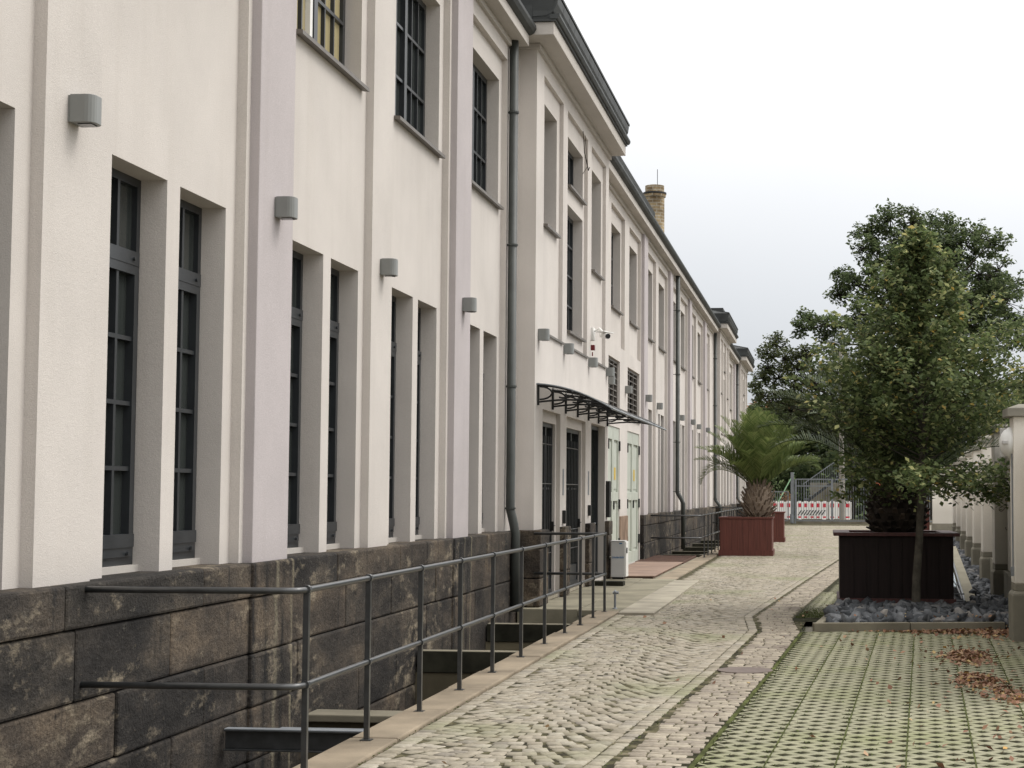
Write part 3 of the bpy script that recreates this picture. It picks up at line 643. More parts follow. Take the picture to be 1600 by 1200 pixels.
# ================================================================== wall lamps
def make_lamp(name='wall_lamp'):
    o = bpy.data.objects.new(name, None); COL.objects.link(o); ORG[o.name] = Vector((0, 0, 0))
    poly = [(0.012, -.075)]+[(.10+.05*sin(a), -.025-.05*cos(a)) for a in np.linspace(0, pi/2, 5)]+[(.10+.05*cos(a), .025+.05*sin(a)) for a in np.linspace(0, pi/2, 5)]+[(.012, .075)]
    b_ = MB(); b_.extrz(poly, -.08, .08); b_.build('housing', 'lampmetal', o, bevel=.003)
    b_ = MB(); b_.box(0, .012, -.07, .07, -.075, .075); b_.build('back_plate', 'lampmetal', o)
    b_ = MB(); b_.box(.045, .125, -.04, .04, -.086, -.0805); b_.build('lens', 'lens', o)
    for dz in (0,): pass
    return o
lamps = [  # x plane, y, z, label
    (WX, 8.90, 3.78, 'grey box lamp at far left, above the leftmost window pair'),
    (LX, 12.22, 3.79, 'grey box lamp on the nearest lilac pilaster'),
    (WX, 15.52, 3.78, 'grey box lamp on cream strip midway between the two near pilasters'),
    (LX, 18.82, 3.79, 'grey box lamp on the second lilac pilaster, left of the downpipe'),
    (RX, 22.86, 3.79, 'grey box lamp right of the near downpipe, at the corner of the projecting bay'),
    (RX, 25.15, 3.79, 'grey box lamp on projecting bay under the tall narrow middle window'),
    (RX, 27.84, 3.79, 'grey box lamp on projecting bay just below the white security camera'),
    (RX, 30.12, 3.79, 'grey box lamp at the far end of the projecting bay'),
    (WX, 32.25, 3.78, 'grey box lamp in front of the first louvre, behind the projecting bay'),
    (WX, 35.2, 3.78, 'grey box lamp between the two louvred openings'),
    (LX, 38.6, 3.79, 'grey box lamp just past the second louvre, above the canopy tip'),
    (WX, 41.95, 3.78, 'grey box lamp immediately left of the second downpipe'),
    (WX, 48.57, 3.78, 'grey box lamp immediately right of the second downpipe'),
    (LX, 51.8, 3.79, 'fourth lamp from the far end of the cream facade'),
    (WX, 55.2, 3.78, 'third lamp from the far end, above the small far windows'),
    (LX, 58.4, 3.79, 'farthest grey box lamp, beside the third downpipe')]
lp = make_lamp()
for i, (x, y, z, lb) in enumerate(lamps):
    o = lp if i == 0 else copy_tree(lp); o.location = (x, y, z-.035*(y < 22)); tag(o, lb, 'wall lamp', 'box lamps along the facade')

# ================================================================== canopy
cn = empty('canopy', (RX, 26.5, 3.0), 'curved glass entrance canopy on black scrolled brackets over the doors', 'canopy')
def cz(u): return 3.09-.02*u-.29*u**1.9          # u = metres out from wall
for y in (22.78, 24.03, 25.27, 26.52, 27.76, 29.0, 30.2):
    q = MB(); x0 = RX+.015; q.box(x0-.014, x0+.014, y-.02, y+.02, 2.80, 3.11)
    q.tube([(x0+u, y, cz(u)-.012) for u in np.linspace(0, 1.0, 12)], .017, 6)
    q.tube([(x0+u, y, 2.845+.035*sin(u*pi)-.065*u**3) for u in np.linspace(0, .98, 12)]+[(x0+1.0, y, cz(1.0)-.01)], .015, 6)
    q.tube([(x0+.02+.17*sin(a), y, 2.97-.09*cos(a)) for a in np.linspace(0, pi, 10)], .014, 6)
    q.tube([(x0+.36+.12*sin(a), y, 2.95-.05*cos(a)) for a in np.linspace(-.6, pi*.9, 10)], .014, 6)
    q.tube([(x0+.60+.07*sin(a), y, 2.915-.028*cos(a)) for a in np.linspace(-.6, pi*.9, 8)], .012, 6)
    q.build('bracket', 'black', cn)
q = MB(); 
us = list(np.linspace(0, 1.06, 12))
for a, bb in zip(us, us[1:]): q.hexa([(RX+a, 22.70, cz(a)), (RX+bb, 22.70, cz(bb)), (RX+bb, 30.45, cz(bb)), (RX+a, 30.45, cz(a))], [(RX+a, 22.70, cz(a)+.006), (RX+bb, 22.70, cz(bb)+.006), (RX+bb, 30.45, cz(bb)+.006), (RX+a, 30.45, cz(a)+.006)])
q.build('glazing', 'canopy', cn)
q = MB(); q.tube([(RX+1.06, 22.68, cz(1.06)), (RX+1.06, 30.47, cz(1.06))], .016, 6); q.tube([(RX+.5, 22.70, cz(.5)-.012), (RX+.5, 30.45, cz(.5)-.012)], .009, 6)
for y in (22.70, 30.45): q.tube([(RX+u, y, cz(u)+.004) for u in np.linspace(0, 1.06, 10)], .011, 6)
q.build('edge_trim', 'galv', cn)

# ---- security camera, beacon
sc_ = empty('security_camera', (RX, 28.25, 4.3), 'white bullet security camera on a wall bracket above the canopy', 'camera')
q = MB(); q.box(RX-.06, RX+.035, 28.15, 28.35, 4.2, 4.42); q.tube([(RX+.03, 28.25, 4.36), (RX+.13, 28.2, 4.40), (RX+.2, 28.2, 4.33), (RX+.24, 28.2, 4.30)], .022, 8); q.build('bracket', 'white', sc_, bevel=.01)
q = MB(); q.tube([(RX+.14, 28.45, 4.31), (RX+.30, 28.0, 4.25)], .05, 14); q.box(RX+.12, RX+.30, 28.02, 28.4, 4.33, 4.345, Matrix.Rotation(-.33, 3, 'Z'), (RX+.22, 28.2, 4.33)); q.build('body', 'white', sc_)
q = MB(); q.tube([(RX+.299, 28.003, 4.25), (RX+.306, 27.985, 4.248)], .042, 14); q.build('lens', 'black', sc_)
q = MB(); q.box(RX-.06, RX+.045, 28.19, 28.29, 4.03, 4.12); q.tube([(RX+.005, 28.24, 4.0), (RX+.005, 28.24, 3.93)], .012, 6); tag(q.build('alarm_beacon', 'darkred', org=(RX, 28.24, 4.0), bevel=.012), 'small dark red alarm beacon under the security camera', 'beacon')

# ================================================================== railings
def railing(name, pts, posts, label, X):
    r_ = empty(name, (X, posts[0], 0), label, 'railing')
    for zz, nm in ((1.045, 'handrail'), (.515, 'mid_rail')):
        q = MB(); q.tube([(x, y, zz) for x, y in pts], .0185, 8); q.build(nm, 'iron', r_, smooth=True)
    for y in posts:
        q = MB(); q.box(X-.016, X+.016, y-.016, y+.016, .015, 1.04)
        for zz in (1.045, .515): q.tube([(X, y-.018, zz), (X, y+.018, zz)], .027, 10)
        q.box(X-.035, X+.035, y-.035, y+.035, .02, .028)
        q.build('post', 'iron', r_)
    return r_
railing('railing', [(-4.15, 8.99), (-3.3, 9.02), (-3.0, 9.035), (-2.93, 9.05), (-2.905, 9.12), (-2.9, 9.2), (-2.9, 21.95), (-2.91, 22.0), (-3.0, 22.02), (-3.86, 22.02)],
        [9.16, 10.44, 11.83, 13.15, 14.47, 15.85, 17.2, 18.55, 19.75, 20.85, 21.95], 'dark painted steel railing along the kerb of the near light well', -2.9)
railing('railing', [(-4.13, 39.6), (-3.0, 39.6), (-2.94, 39.65), (-2.93, 39.8), (-2.93, 60.5), (-3.0, 60.55), (-4.1, 60.55)],
        [40.7+1.33*i for i in range(15)], 'dark steel railing beyond the rusty plates, running behind the red planter', -2.93)
# beams across the light wells
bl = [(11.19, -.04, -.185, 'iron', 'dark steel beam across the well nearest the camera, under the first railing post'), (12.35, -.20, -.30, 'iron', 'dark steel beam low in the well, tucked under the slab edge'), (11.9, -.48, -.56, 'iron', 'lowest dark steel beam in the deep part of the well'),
      (16.68, -.02, -.2, 'concrete_dark', 'dark beam resting on the well floor, first of the two long ones'), (20.2, -.02, -.2, 'concrete_dark', 'dark beam resting on the well floor, second of the two long ones'),
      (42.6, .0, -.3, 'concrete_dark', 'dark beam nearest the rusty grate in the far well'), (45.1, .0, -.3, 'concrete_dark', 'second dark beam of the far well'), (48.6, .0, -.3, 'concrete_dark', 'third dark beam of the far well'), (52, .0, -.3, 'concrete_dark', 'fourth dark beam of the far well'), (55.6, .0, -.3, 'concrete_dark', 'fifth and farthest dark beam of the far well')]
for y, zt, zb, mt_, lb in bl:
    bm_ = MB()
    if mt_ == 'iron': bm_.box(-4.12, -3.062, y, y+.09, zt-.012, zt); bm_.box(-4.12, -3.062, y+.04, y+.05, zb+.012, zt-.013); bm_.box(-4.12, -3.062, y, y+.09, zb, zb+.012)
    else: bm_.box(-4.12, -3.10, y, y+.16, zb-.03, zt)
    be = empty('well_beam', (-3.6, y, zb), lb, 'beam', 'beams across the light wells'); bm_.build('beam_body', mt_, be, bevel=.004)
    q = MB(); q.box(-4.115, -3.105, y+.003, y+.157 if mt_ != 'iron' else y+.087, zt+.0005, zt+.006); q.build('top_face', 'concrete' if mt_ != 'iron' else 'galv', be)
sl_ = MB(); sl_.box(-4.13, -3.062, 13.02, 13.35, -.235, -.175); structure(sl_.build('slab_edge', 'concrete', bevel=.01))
# plates, grate, step, stand pipe, cooler box
for y0, y1, lb in ((30.6, 32.7, 'flat rusty steel cover plate nearest the white box'), (32.72, 34.8, 'middle rusty steel cover plate before the green doors'), (34.82, 36.9, 'rusty steel cover plate next to the dark grate')):
    q = MB(); q.box(-4.15, -3.12, y0, y1, .05, .062); q.box(-4.13, -3.15, y0+.05, y1-.05, .013, .05); tag(q.build('cover_plate', 'plate', org=(-3.6, y0, .01)), lb, 'cover plate', 'rusty cover plates over the pit')
q = MB()
for i in range(22): q.box(-4.18, -3.15, 37.0+i*.17, 37.0+i*.17+.09, .015, .06)
q.box(-4.2, -4.18, 36.98, 40.75, .013, .065); q.box(-3.15, -3.13, 36.98, 40.75, .013, .065)
tag(q.build('floor_grate', 'grate', org=(-3.6, 37, 0)), 'rusty red floor grate at the foot of the second green door', 'grate')
q = MB(); q.box(-3.88, -3.36, 27.8, 28.1, .03, .105); tag(q.build('step', 'concrete_dark', org=(-3.6, 27.8, 0), bevel=.012), 'low dark concrete step in front of the third door', 'step')
sp_ = empty('stand_pipe', (-2.83, 22.5, .02), 'short metal stand pipe beside the end of the near railing', 'stand pipe')
q = MB(); q.tube([(-2.83, 22.5, .02), (-2.83, 22.5, .26)], .016, 8); q.lathe((-2.83, 22.5, .02), [(.035, 0), (.035, .01), (.02, .02)], 10); q.build('pipe', 'galv', sp_)
q = MB(); q.tube([(-2.86, 22.5, .24), (-2.78, 22.5, .24)], .02, 8); q.tube([(-2.83, 22.47, .25), (-2.83, 22.53, .27)], .012, 6); q.build('tap_head', 'galv', sp_)
fb = empty('drinks_box', (-3.7, 30.0, .03), 'white upright box with blue lettering standing beside the cover plates', 'box')
q = MB(); q.box(-3.84, -3.60, 29.93, 30.28, .07, .71); q.box(-3.85, -3.59, 29.92, 30.29, .71, .725); q.build('body', 'fridge', fb, bevel=.006)
q = MB(); q.box(-3.598, -3.565, 29.94, 30.27, .075, .705); q.build('door', 'white', fb, bevel=.005)
q = MB(); q.box(-3.82, -3.62, 29.96, 30.25, .03, .07); q.build('base', 'black', fb)
q = MB(); q.box(-3.565, -3.545, 29.95, 29.97, .50, .60); q.build('handle', 'black', fb)
q = MB(); q.box(-3.69, -3.64, 29.924, 29.9285, .665, .685); q.build('badge', 'blue', fb)
def text(s, loc, size, mat, parent, rot=(pi/2, 0, 0), shear=0):
    cu = bpy.data.curves.new('lettering', 'FONT'); cu.body = s; cu.size = size; cu.align_x = 'CENTER'; cu.align_y = 'CENTER'; cu.extrude = .0008; cu.offset = .0012; cu.shear = shear
    to = bpy.data.objects.new('tmp', cu); COL.objects.link(to); dg = bpy.context.evaluated_depsgraph_get(); me = bpy.data.meshes.new_from_object(to.evaluated_get(dg)); bpy.data.objects.remove(to)
    o = bpy.data.objects.new('lettering', me); COL.objects.link(o); me.materials.clear(); me.materials.append(M[mat]); o.parent = parent; o.location = Vector(loc)-ORG[parent.name]; o.rotation_euler = rot; return o
text('Underbild', (-3.72, 29.928, .425), .055, 'blue', fb, shear=.3)

# ================================================================== drain cover
q = MB(); q.lathe((-.72, 15.15, -.004), [(.25, 0), (.25, .009), (.24, .0105)], 28); tag(q.build('drain_cover', simple('brown_iron', (.13, .10, .085), .7, .3, .2), org=(-.72, 15.15, 0)), 'round iron drain cover in the gutter strip', 'drain cover')

# ================================================================== yard wall on the right
wl = empty('yard_wall', (2.03, 18.5, 0), 'pale rendered yard wall with capped pillars on grey bases, running back on the right', 'wall')
ys = [13.35, 18.5, 23.6, 28.3, 33.3, 38.5, 44, 50, 56]
for i, y in enumerate(ys):
    x = wallx(y)-.01
    q = MB(); q.box(x+.03, x+.42, y+.03, y+.40, .62, 2.44); p = q.build('pillar', 'beige', wl, bevel=.01)
    q = MB(); q.box(x, x+.45, y, y+.43, -.06, .50); q.hexa([(x, y, .501), (x+.45, y, .501), (x+.45, y+.43, .501), (x, y+.43, .501)], [(x+.03, y+.03, .54), (x+.42, y+.03, .54), (x+.42, y+.40, .54), (x+.03, y+.40, .54)]); q.box(x+.031, x+.419, y+.031, y+.399, .54, .62); q.build('pillar_base', 'basest', p, bevel=.008)
    q = MB(); q.box(x-.04, x+.49, y-.04, y+.47, 2.44, 2.53); q.hexa([(x-.04, y-.04, 2.531), (x+.49, y-.04, 2.531), (x+.49, y+.47, 2.531), (x-.04, y+.47, 2.531)], [(x+.1, y+.1, 2.58), (x+.35, y+.1, 2.58), (x+.35, y+.33, 2.58), (x+.1, y+.33, 2.58)]); q.build('cap', 'cap', p, bevel=.006)
    y2 = y+5.0 if i == len(ys)-1 else ys[i+1]; x2 = wallx(y2)-.01
    q = MB(); q.hexa([(x+.20, y+.41, .55), (x+.36, y+.41, .55), (x2+.36, y2+.02, .55), (x2+.20, y2+.02, .55)], [(x+.20, y+.41, 2.2), (x+.36, y+.41, 2.2), (x2+.36, y2+.02, 2.2), (x2+.20, y2+.02, 2.2)]); q.build('wall_field', 'beige', wl)
    q = MB(); q.hexa([(x+.14, y+.43, -.06), (x+.40, y+.43, -.06), (x2+.40, y2, -.06), (x2+.14, y2, -.06)], [(x+.14, y+.43, .54), (x+.40, y+.43, .54), (x2+.40, y2, .54), (x2+.14, y2, .54)]); q.build('footing', 'basest', wl)
# scrawls on the second pillar
x2 = wallx(23.6); yf = 23.6+.026
q = MB()
def hook(cx, cz_, r, a0, tail):
    pts = [(cx+r*cos(a), yf, cz_+r*sin(a)) for a in np.linspace(a0, a0+4.4, 9)]; pts += [(tail[0], yf, tail[1])]; return pts
for cx, cz_, r, a0, tl in ((x2+.12, 1.62, .03, .6, (x2+.30, 1.92)), (x2+.11, 1.38, .028, 1.2, (x2+.33, 1.58)), (x2+.20, 1.12, .03, 2.6, (x2+.39, 1.08)), (x2+.34, 1.52, .03, -1, (x2+.22, 1.15)), (x2+.10, 1.7, .02, 0, (x2+.2, 1.85))): q.tube(hook(cx, cz_, r, a0, tl), .006, 5)
q.build('scrawl', simple('grey_scrawl', (.22, .20, .175), .9), wl)
# bulkhead lamp on the near pillar
lx = wallx(18.5)+.02; bh = empty('bulkhead_lamp', (lx, 18.72, 2.16), 'round white bulkhead lamp on the near yard wall pillar', 'wall lamp')
q = MB(); prof = [(.16, 0), (.165, .03), (.15, .05), (.13, .085), (.09, .115), (.04, .13), (.005, .134)]; n0 = 20
for r_, h_ in prof:
    for k_ in range(n0): q.v.append((lx-h_, 18.72+r_*cos(2*pi*k_/n0), 2.16+r_*1.05*sin(2*pi*k_/n0)))
for i in range(len(prof)-1):
    for k_ in range(n0): q.f.append((i*n0+k_, (i+1)*n0+k_, (i+1)*n0+(k_+1) % n0, i*n0+(k_+1) % n0))
q.build('globe', 'white', bh, smooth=True)
q = MB(); q.box(lx-.125, lx-.02, 18.70, 18.74, 2.0, 2.32); q.box(lx-.115, lx-.02, 18.57, 18.87, 2.14, 2.18); q.build('guard', simple('grey_guard', (.45, .44, .42), .5), bh, bevel=.008)
q = MB(); q.tube([(lx-.008, 18.62, 2.05), (lx-.008, 18.62, .75)], .010, 6); q.box(lx-.03, lx, 18.59, 18.65, .70, .80); q.build('conduit', 'galv', bh)
# far cross wall
cw = empty('cross_wall', (4.5, 70, 0), 'short pale wall panel facing the yard at the far end of the yard wall', 'wall')
q = MB(); q.box(4.5, 9.0, 70, 70.3, .35, 2.6); q.box(4.44, 4.95, 69.93, 70.35, .30, 2.7); q.build('wall_field', 'beige', cw); q = MB(); q.box(4.40, 9, 69.90, 70.4, -.06, .35); q.build('footing', 'basest', cw)
# pale annexe with green window behind the wall
an = empty('annexe', (6.4, 52, 0), 'pale annexe with a green framed window glimpsed above the yard wall', 'building')
q = MB(); q.wall(-6.15, -60, -40, 0, 4.0, [], .1); q = MB()
for a, bb, c_, d in ((6.2, 6.75, 0, 3.4), (7.45, 12, 0, 3.4), (6.75, 7.45, 0, 2.55), (6.75, 7.45, 3.05, 3.4)): q.box(a, bb, 52, 52.3, c_, d)
q.box(6.2, 12, 52.3, 60, 0, 3.39); q.build('wall', 'beige', an); q = MB(); q.box(6.1, 12.1, 51.9, 60.1, 3.4, 3.55); q.build('roof', 'cap', an)
q = MB(); frame_bars(q, 6.75, 7.45, 52.1, 52.16, 2.55, 3.05, .05); w_ = q.build('window', simple('green_window_paint', (.12, .25, .10), .5), an); q = MB(); q.box(6.76, 7.44, 52.12, 52.14, 2.56, 3.04); q.build('pane', 'glassdark', w_)

# ================================================================== gravel bed
gk = MB()
def strip(mb, p0, p1, w_, z0, z1):
    d = Vector((p1[0]-p0[0], p1[1]-p0[1], 0)).normalized(); n = Vector((-d.y, d.x, 0))*w_
    a, bb = Vector((*p0, 0)), Vector((*p1, 0)); mb.hexa([(*(a).xy, z0), (*(bb).xy, z0), (*(bb+n).xy, z0), (*(a+n).xy, z0)], [(*(a).xy, z1), (*(bb).xy, z1), (*(bb+n).xy, z1), (*(a+n).xy, z1)])
strip(gk, (-.13, 19.50), (.98, 19.76), .09, -.05, .095); strip(gk, (.99, 19.765), (2.10, 20.02), .09, -.05, .092); strip(gk, (-.12, 19.61), (.16, 22.9), -.09, -.05, .093)
strip(gk, (.17, 22.92), (1.0, 30), -.09, -.05, .09)
structure(gk.build('kerb', 'concrete', bevel=.008))
gb = MB(); gb.quad((-.05, 19.6, .035), (2.35, 20.1, .035), (2.7, 24.5, .035), (.2, 22.9, .035)); gb.quad((.2, 22.9, .03), (2.7, 24.4, .03), (5.0, 62, .03), (2.4, 62, .03)); structure(gb.build('gravel_bed', 'rock'))
def rocks(name, P, S, label):
    # chips made by cutting a block with random planes
    temps = []
    for k_ in range(10):
        bm = bmesh.new(); pts = []
        for _ in range(13):
            vv = Vector((random.gauss(0, 1), random.gauss(0, 1), random.gauss(0, 1))).normalized(); pts.append(bm.verts.new((vv.x*random.uniform(.7, 1), vv.y*random.uniform(.45, .7), vv.z*random.uniform(.25, .45))))
        r_ = bmesh.ops.convex_hull(bm, input=pts); bmesh.ops.delete(bm, geom=[v for v in bm.verts if not v.link_faces], context='VERTS'); bmesh.ops.triangulate(bm, faces=bm.faces)
        bm.verts.index_update(); temps.append((np.array([v.co[:] for v in bm.verts]), np.array([[v.index for v in f.verts] for f in bm.faces]))); bm.free()
    Vs, Fs, off = [], [], 0
    for p, s in zip(P, S):
        tv, tf = temps[random.randrange(10)]; from mathutils import Euler
        e = Euler((random.gauss(0, .5), random.gauss(0, .5), random.uniform(0, 6.3))).to_matrix(); v = tv*s @ np.array(e).T+np.array(p); Vs.append(v); Fs.append(tf+off); off += len(v)
    o = np_mesh(name, np.vstack(Vs), np.vstack(Fs), 'rock'); return tag(o, label, 'stones', kind='stuff')
P, S = [], []
def in_planter(x, y): return .18 < x < 1.72 and 22.0 < y < 23.95
for _ in range(1500):
    x, y = random.uniform(-.02, 2.25), random.uniform(19.62, 22.3)
    if y < 19.66+.235*(x+.02) or x > wallx(y)+.15 or in_planter(x, y) or x < .08*(y-19.6)+.02: continue
    s = random.choice((.07, .09, .12, .15, .19)); P.append((x, y, .04+s*.25+random.uniform(0, .06)*max(0, min(1, (y-19.8)*1.5)))); S.append(s)
for _ in range(3600):
    y = 22+(random.random()**1.7)*40; x = random.uniform(max(1.78, wallx(y)-.95), wallx(y)+.12)
    if x < 2.02 and y < 27.5: continue
    s = random.choice((.08, .11, .14, .17)); P.append((x, y, .05+s*.3+random.uniform(0, .04))); S.append(s)
rocks('gravel', P, S, 'blue grey slate chippings filling the planting bed')
# fallen leaves
P = []
def pile(cx, cy, n, sx, sy, h=.05):
    for _ in range(n):
        dx, dy = random.gauss(0, 1), random.gauss(0, 1); P.append((cx+dx*sx, cy+dy*sy, .012+h*math.exp(-(dx*dx+dy*dy)/1.2)*random.random()))
pile(1.36, 16.6, 520, .11, .32, .07); pile(1.28, 14.5, 330, .10, .30, .05); pile(1.42, 13.5, 160, .10, .3, .03); pile(1.62, 19.5, 420, .32, .13, .04); pile(2.0, 19.3, 260, .2, .3, .04); pile(2.0, 20.6, 240, .16, .5, .14); pile(1.1, 19.5, 120, .3, .07, .02)
for _ in range(260): y_ = random.uniform(8, 19.4); P.append((random.triangular(.0, 2.4, 1.6), y_, .012))
for _ in range(40): y_ = random.uniform(8, 30); P.append((random.uniform(-2.6, .2), y_, .016))
for _ in range(130): P.append((random.uniform(.0, 2.1), random.uniform(19.8, 21.8), .16))
V, Fq = leaf_arrays(np.array(P),   .05, .7, .9, .4); tag(np_mesh('fallen_leaves', V, Fq, 'leaf_fallen'), 'reddish brown fallen leaves scattered and drifted on the pavers', 'leaves', kind='stuff')

# ================================================================== planters
def planter(x, y, z, wx, wy, h, rim, label, dark=False):
    o = empty('planter', (x, y, z), label, 'planter', 'wooden box planters'); mt_ = 'planterdark' if dark else 'planter'; x0, x1, y0, y1 = x-wx/2, x+wx/2, y-wy/2, y+wy/2
    b_ = MB()
    for a0, a1, c0, c1 in ((x0, x1, y0, y0+.04), (x0, x1, y1-.04, y1), (x0, x0+.04, y0+.041, y1-.041), (x1-.04, x1, y0+.041, y1-.041)): b_.box(a0, a1, c0, c1, z+.02, z+h-.045)
    n_ = 9
    for i in range(n_): a = x0+.03+(wx-.06)*i/n_; b_.box(a+.004, a+(wx-.06)/n_-.004, y0-.012, y0-.001, z+.1, z+h-.06)
    b_.build('body', mt_, o)
    b_ = MB(); e = rim
    for a0, a1, c0, c1 in ((x0-e, x1+e, y0-e, y0+.14), (x0-e, x1+e, y1-.14, y1+e), (x0-e, x0+.14, y0+.141, y1-.141), (x1-.14, x1+e, y0+.141, y1-.141)): b_.box(a0, a1, c0, c1, z+h-.045, z+h)
    b_.build('rim', 'planterrim' if dark else 'planter', o, bevel=.006)
    b_ = MB()
    for a0, a1, c0, c1 in ((x0-.03, x1+.03, y0-.035, y0-.013), (x0-.03, x0-.001, y0-.012, y1+.01), (x1+.001, x1+.03, y0-.012, y1+.01)): b_.box(a0, a1, c0, c1, z-.02 if dark else z, z+.14)
    b_.build('base_board', 'planterrim' if dark else 'planter', o)
    b_ = MB(); b_.box(x0+.05, x1-.05, y0+.05, y1-.05, z+.05, z+h-.09); b_.build('soil', 'soil', o); return o
planter(.93, 22.95, .08, 1.48, 1.5, 1.0, .08, 'large dark wine planter with the big palm, standing in slate chippings', True)
planter(-2.0, 43.1, .0, 1.32, 1.4, .98, .03, 'red-brown planter holding the bushy palm beside the far railing')
planter(-1.93, 54.9, .0, 1.2, 1.2, .98, .03, 'red-brown planter half hidden directly behind the bushy palm')
planter(3.0, 60.0, .05, 1.3, 1.3, 1.0, .03, 'red-brown planter far back near the yard wall, seen past the big palm trunk')
# ---- palms
def frond(Vs, Fs, base, az_, el, L, droop, nl=56, leafl=.36, width=.02, st=.18, fold=.5):
    n = 26; p = np.array(base, float); pts = [p.copy()]; dirs = []; e = el
    for i in range(n):
        d = np.array([cos(az_)*cos(e), sin(az_)*cos(e), sin(e)]); dirs.append(d); p = p+d*L/n; pts.append(p.copy()); e -= droop*(i/n)**1.2/n*2.2
    dirs.append(dirs[-1]); pts = np.array(pts); dirs = np.array(dirs)
    side = np.array([-sin(az_), cos(az_), 0.])
    off = sum(len(v) for v in Vs)
    vv, ff = [], []
    for i in range(n):      # rachis as a thin 3-sided rod
        r0, r1 = .016*(1-i/n)+.004, .016*(1-(i+1)/n)+.004; up0 = np.cross(side, dirs[i])
        b0 = len(vv)
        for pt, rr in ((pts[i], r0), (pts[i+1], r1)): vv += [pt+side*rr, pt-side*rr, pt-up0*rr*-1.2]
        ff += [(b0, b0+1, b0+4, b0+3), (b0+1, b0+2, b0+5, b0+4), (b0+2, b0, b0+3, b0+5)]
    for k_ in range(nl):
        t_ = st+(1-st)*(k_+.5)/nl; i = min(int(t_*n), n-1); fpt = pts[i]+(pts[i+1]-pts[i])*(t_*n-i); d = dirs[i]; up = np.cross(side, d); up = up if up[2] >= 0 else -up
        ll = leafl*(sin(pi*min(1, (t_*.92+.08)))**.55)*random.uniform(.85, 1.1)
        for s_ in (-1, 1):
            q = d*random.uniform(.62, .8)+side*s_*.75+up*fold*random.uniform(.5, 1.1); q /= np.linalg.norm(q); tip = fpt+q*ll; tip[2] -= ll*.16*random.random(); mid_ = fpt+q*ll*.5; wv = np.cross(q, up); wv /= np.linalg.norm(wv)+1e-6; wv *= width/2
            b0 = len(vv); vv += [fpt-wv*.5, fpt+wv*.5, mid_+wv, mid_-wv, tip+wv*.15, tip-wv*.15]; ff += [(b0, b0+1, b0+2, b0+3), (b0+3, b0+2, b0+4, b0+5)]
    Vs.append(np.array(vv)); Fs.append(np.array(ff)+off)
def palm(name, label, x, y, z0, ztr, rad, fronds, leafm, trunkm, leafl, upright=False, width=.02):
    o = empty(name, (x, y, z0), label, 'palm tree'); q = MB()
    q.lathe((x, y, 0), [(rad*.7, z0), (rad*.95, z0+(ztr-z0)*.3), (rad, z0+(ztr-z0)*.5), (rad*.85, z0+(ztr-z0)*.8), (rad*.35, ztr+.1)], 18)
    rows = 9; nper = 15
    for r_ in range(rows):
        f_ = (r_+.3)/rows; zz = z0+(ztr-z0)*f_; rr = rad*(.72+.3*sin(pi*min(.95, f_*.9+.05)))*(1 if not upright else 1-.35*f_)
        for k_ in range(nper):
            a = 2*pi*(k_+.5*(r_ % 2))/nper+random.uniform(-.08, .08); el = (.35+.8*f_ if not upright else .5+.8*f_)+random.uniform(-.15, .15); L = (.11 if not upright else random.uniform(.2, .34))*(1 if upright else 1.0); w_ = rad*.24 if not upright else .05
            c0 = Vector((x+cos(a)*rr*.88, y+sin(a)*rr*.88, zz)); d = Vector((cos(a)*cos(el), sin(a)*cos(el), sin(el))); s_ = Vector((-sin(a), cos(a), 0))*w_*.5; u_ = d.cross(s_).normalized()*.022
            e_ = c0+d*L; q.hexa([c0-s_-u_, c0+s_-u_, c0+s_+u_, c0-s_+u_], [e_-s_*.55-u_*.5, e_+s_*.55-u_*.5, e_+s_*.45+u_*.5, e_-s_*.45+u_*.5])
    q.build('trunk', trunkm, o)
    Vs, Fs = [], []
    for az_, el, L, dr in fronds: frond(Vs, Fs, (x+cos(az_)*.07, y+sin(az_)*.07, ztr-.08), az_, el, L, dr, leafl=leafl, width=width)
    np_mesh('crown', np.vstack(Vs), np.vstack(Fs), leafm, o); return o
fr = []
for i in range(64):
    u = (i+.5)/64; fr.append((i*2.39996+random.uniform(-.1, .1), radians(88-50*u**1.15+random.uniform(-4, 4)), random.uniform(1.75, 2.25)*(1-.12*u), .25+.75*u))
fr += [(radians(175), radians(40), 1.75, 2.4), (radians(200), radians(48), 1.7, 2.2), (radians(5), radians(42), 1.8, 1.6), (radians(350), radians(55), 2.1, 1.2)]
palm('palm_tree', 'bushy bright green palm with feather fronds in the red-brown planter', -1.72, 43.1, .88, 1.78, .38, fr, 'leaf_palm', 'palmtrunk', .42, True, .022)
fr = []
for i in range(46):
    u = (i+.5)/46; fr.append((i*2.39996+random.uniform(-.1, .1), radians(85-50*u+random.uniform(-4, 4)), random.uniform(1.9, 2.6), .5+.9*u))
fr += [(radians(176), radians(58), 2.25, 1.3), (radians(12), radians(58), 2.5, 1.0), (radians(-8), radians(40), 2.4, 1.2)]
palm('palm_tree', 'big dark palm with a blackish scaly trunk in the large dark planter', .97, 22.95, 1.0, 1.68, .40, fr, 'leaf_palm_dark', 'palmtrunk_dark', .42, False, .020)

# ================================================================== trees
def limb(q, p0, p1, r0, r1, bend=.12, k=6):
    p0, p1 = Vector(p0), Vector(p1); L = (p1-p0).length; n = 6; pts = []
    off = Vector((random.gauss(0, bend), random.gauss(0, bend), random.gauss(0, bend)*.5))*L
    for i in range(n+1): t_ = i/n; pts.append(p0.lerp(p1, t_)+off*sin(pi*t_)*.6)
    q.tube(pts, [r0+(r1-r0)*i/n for i in range(n+1)], k); return pts
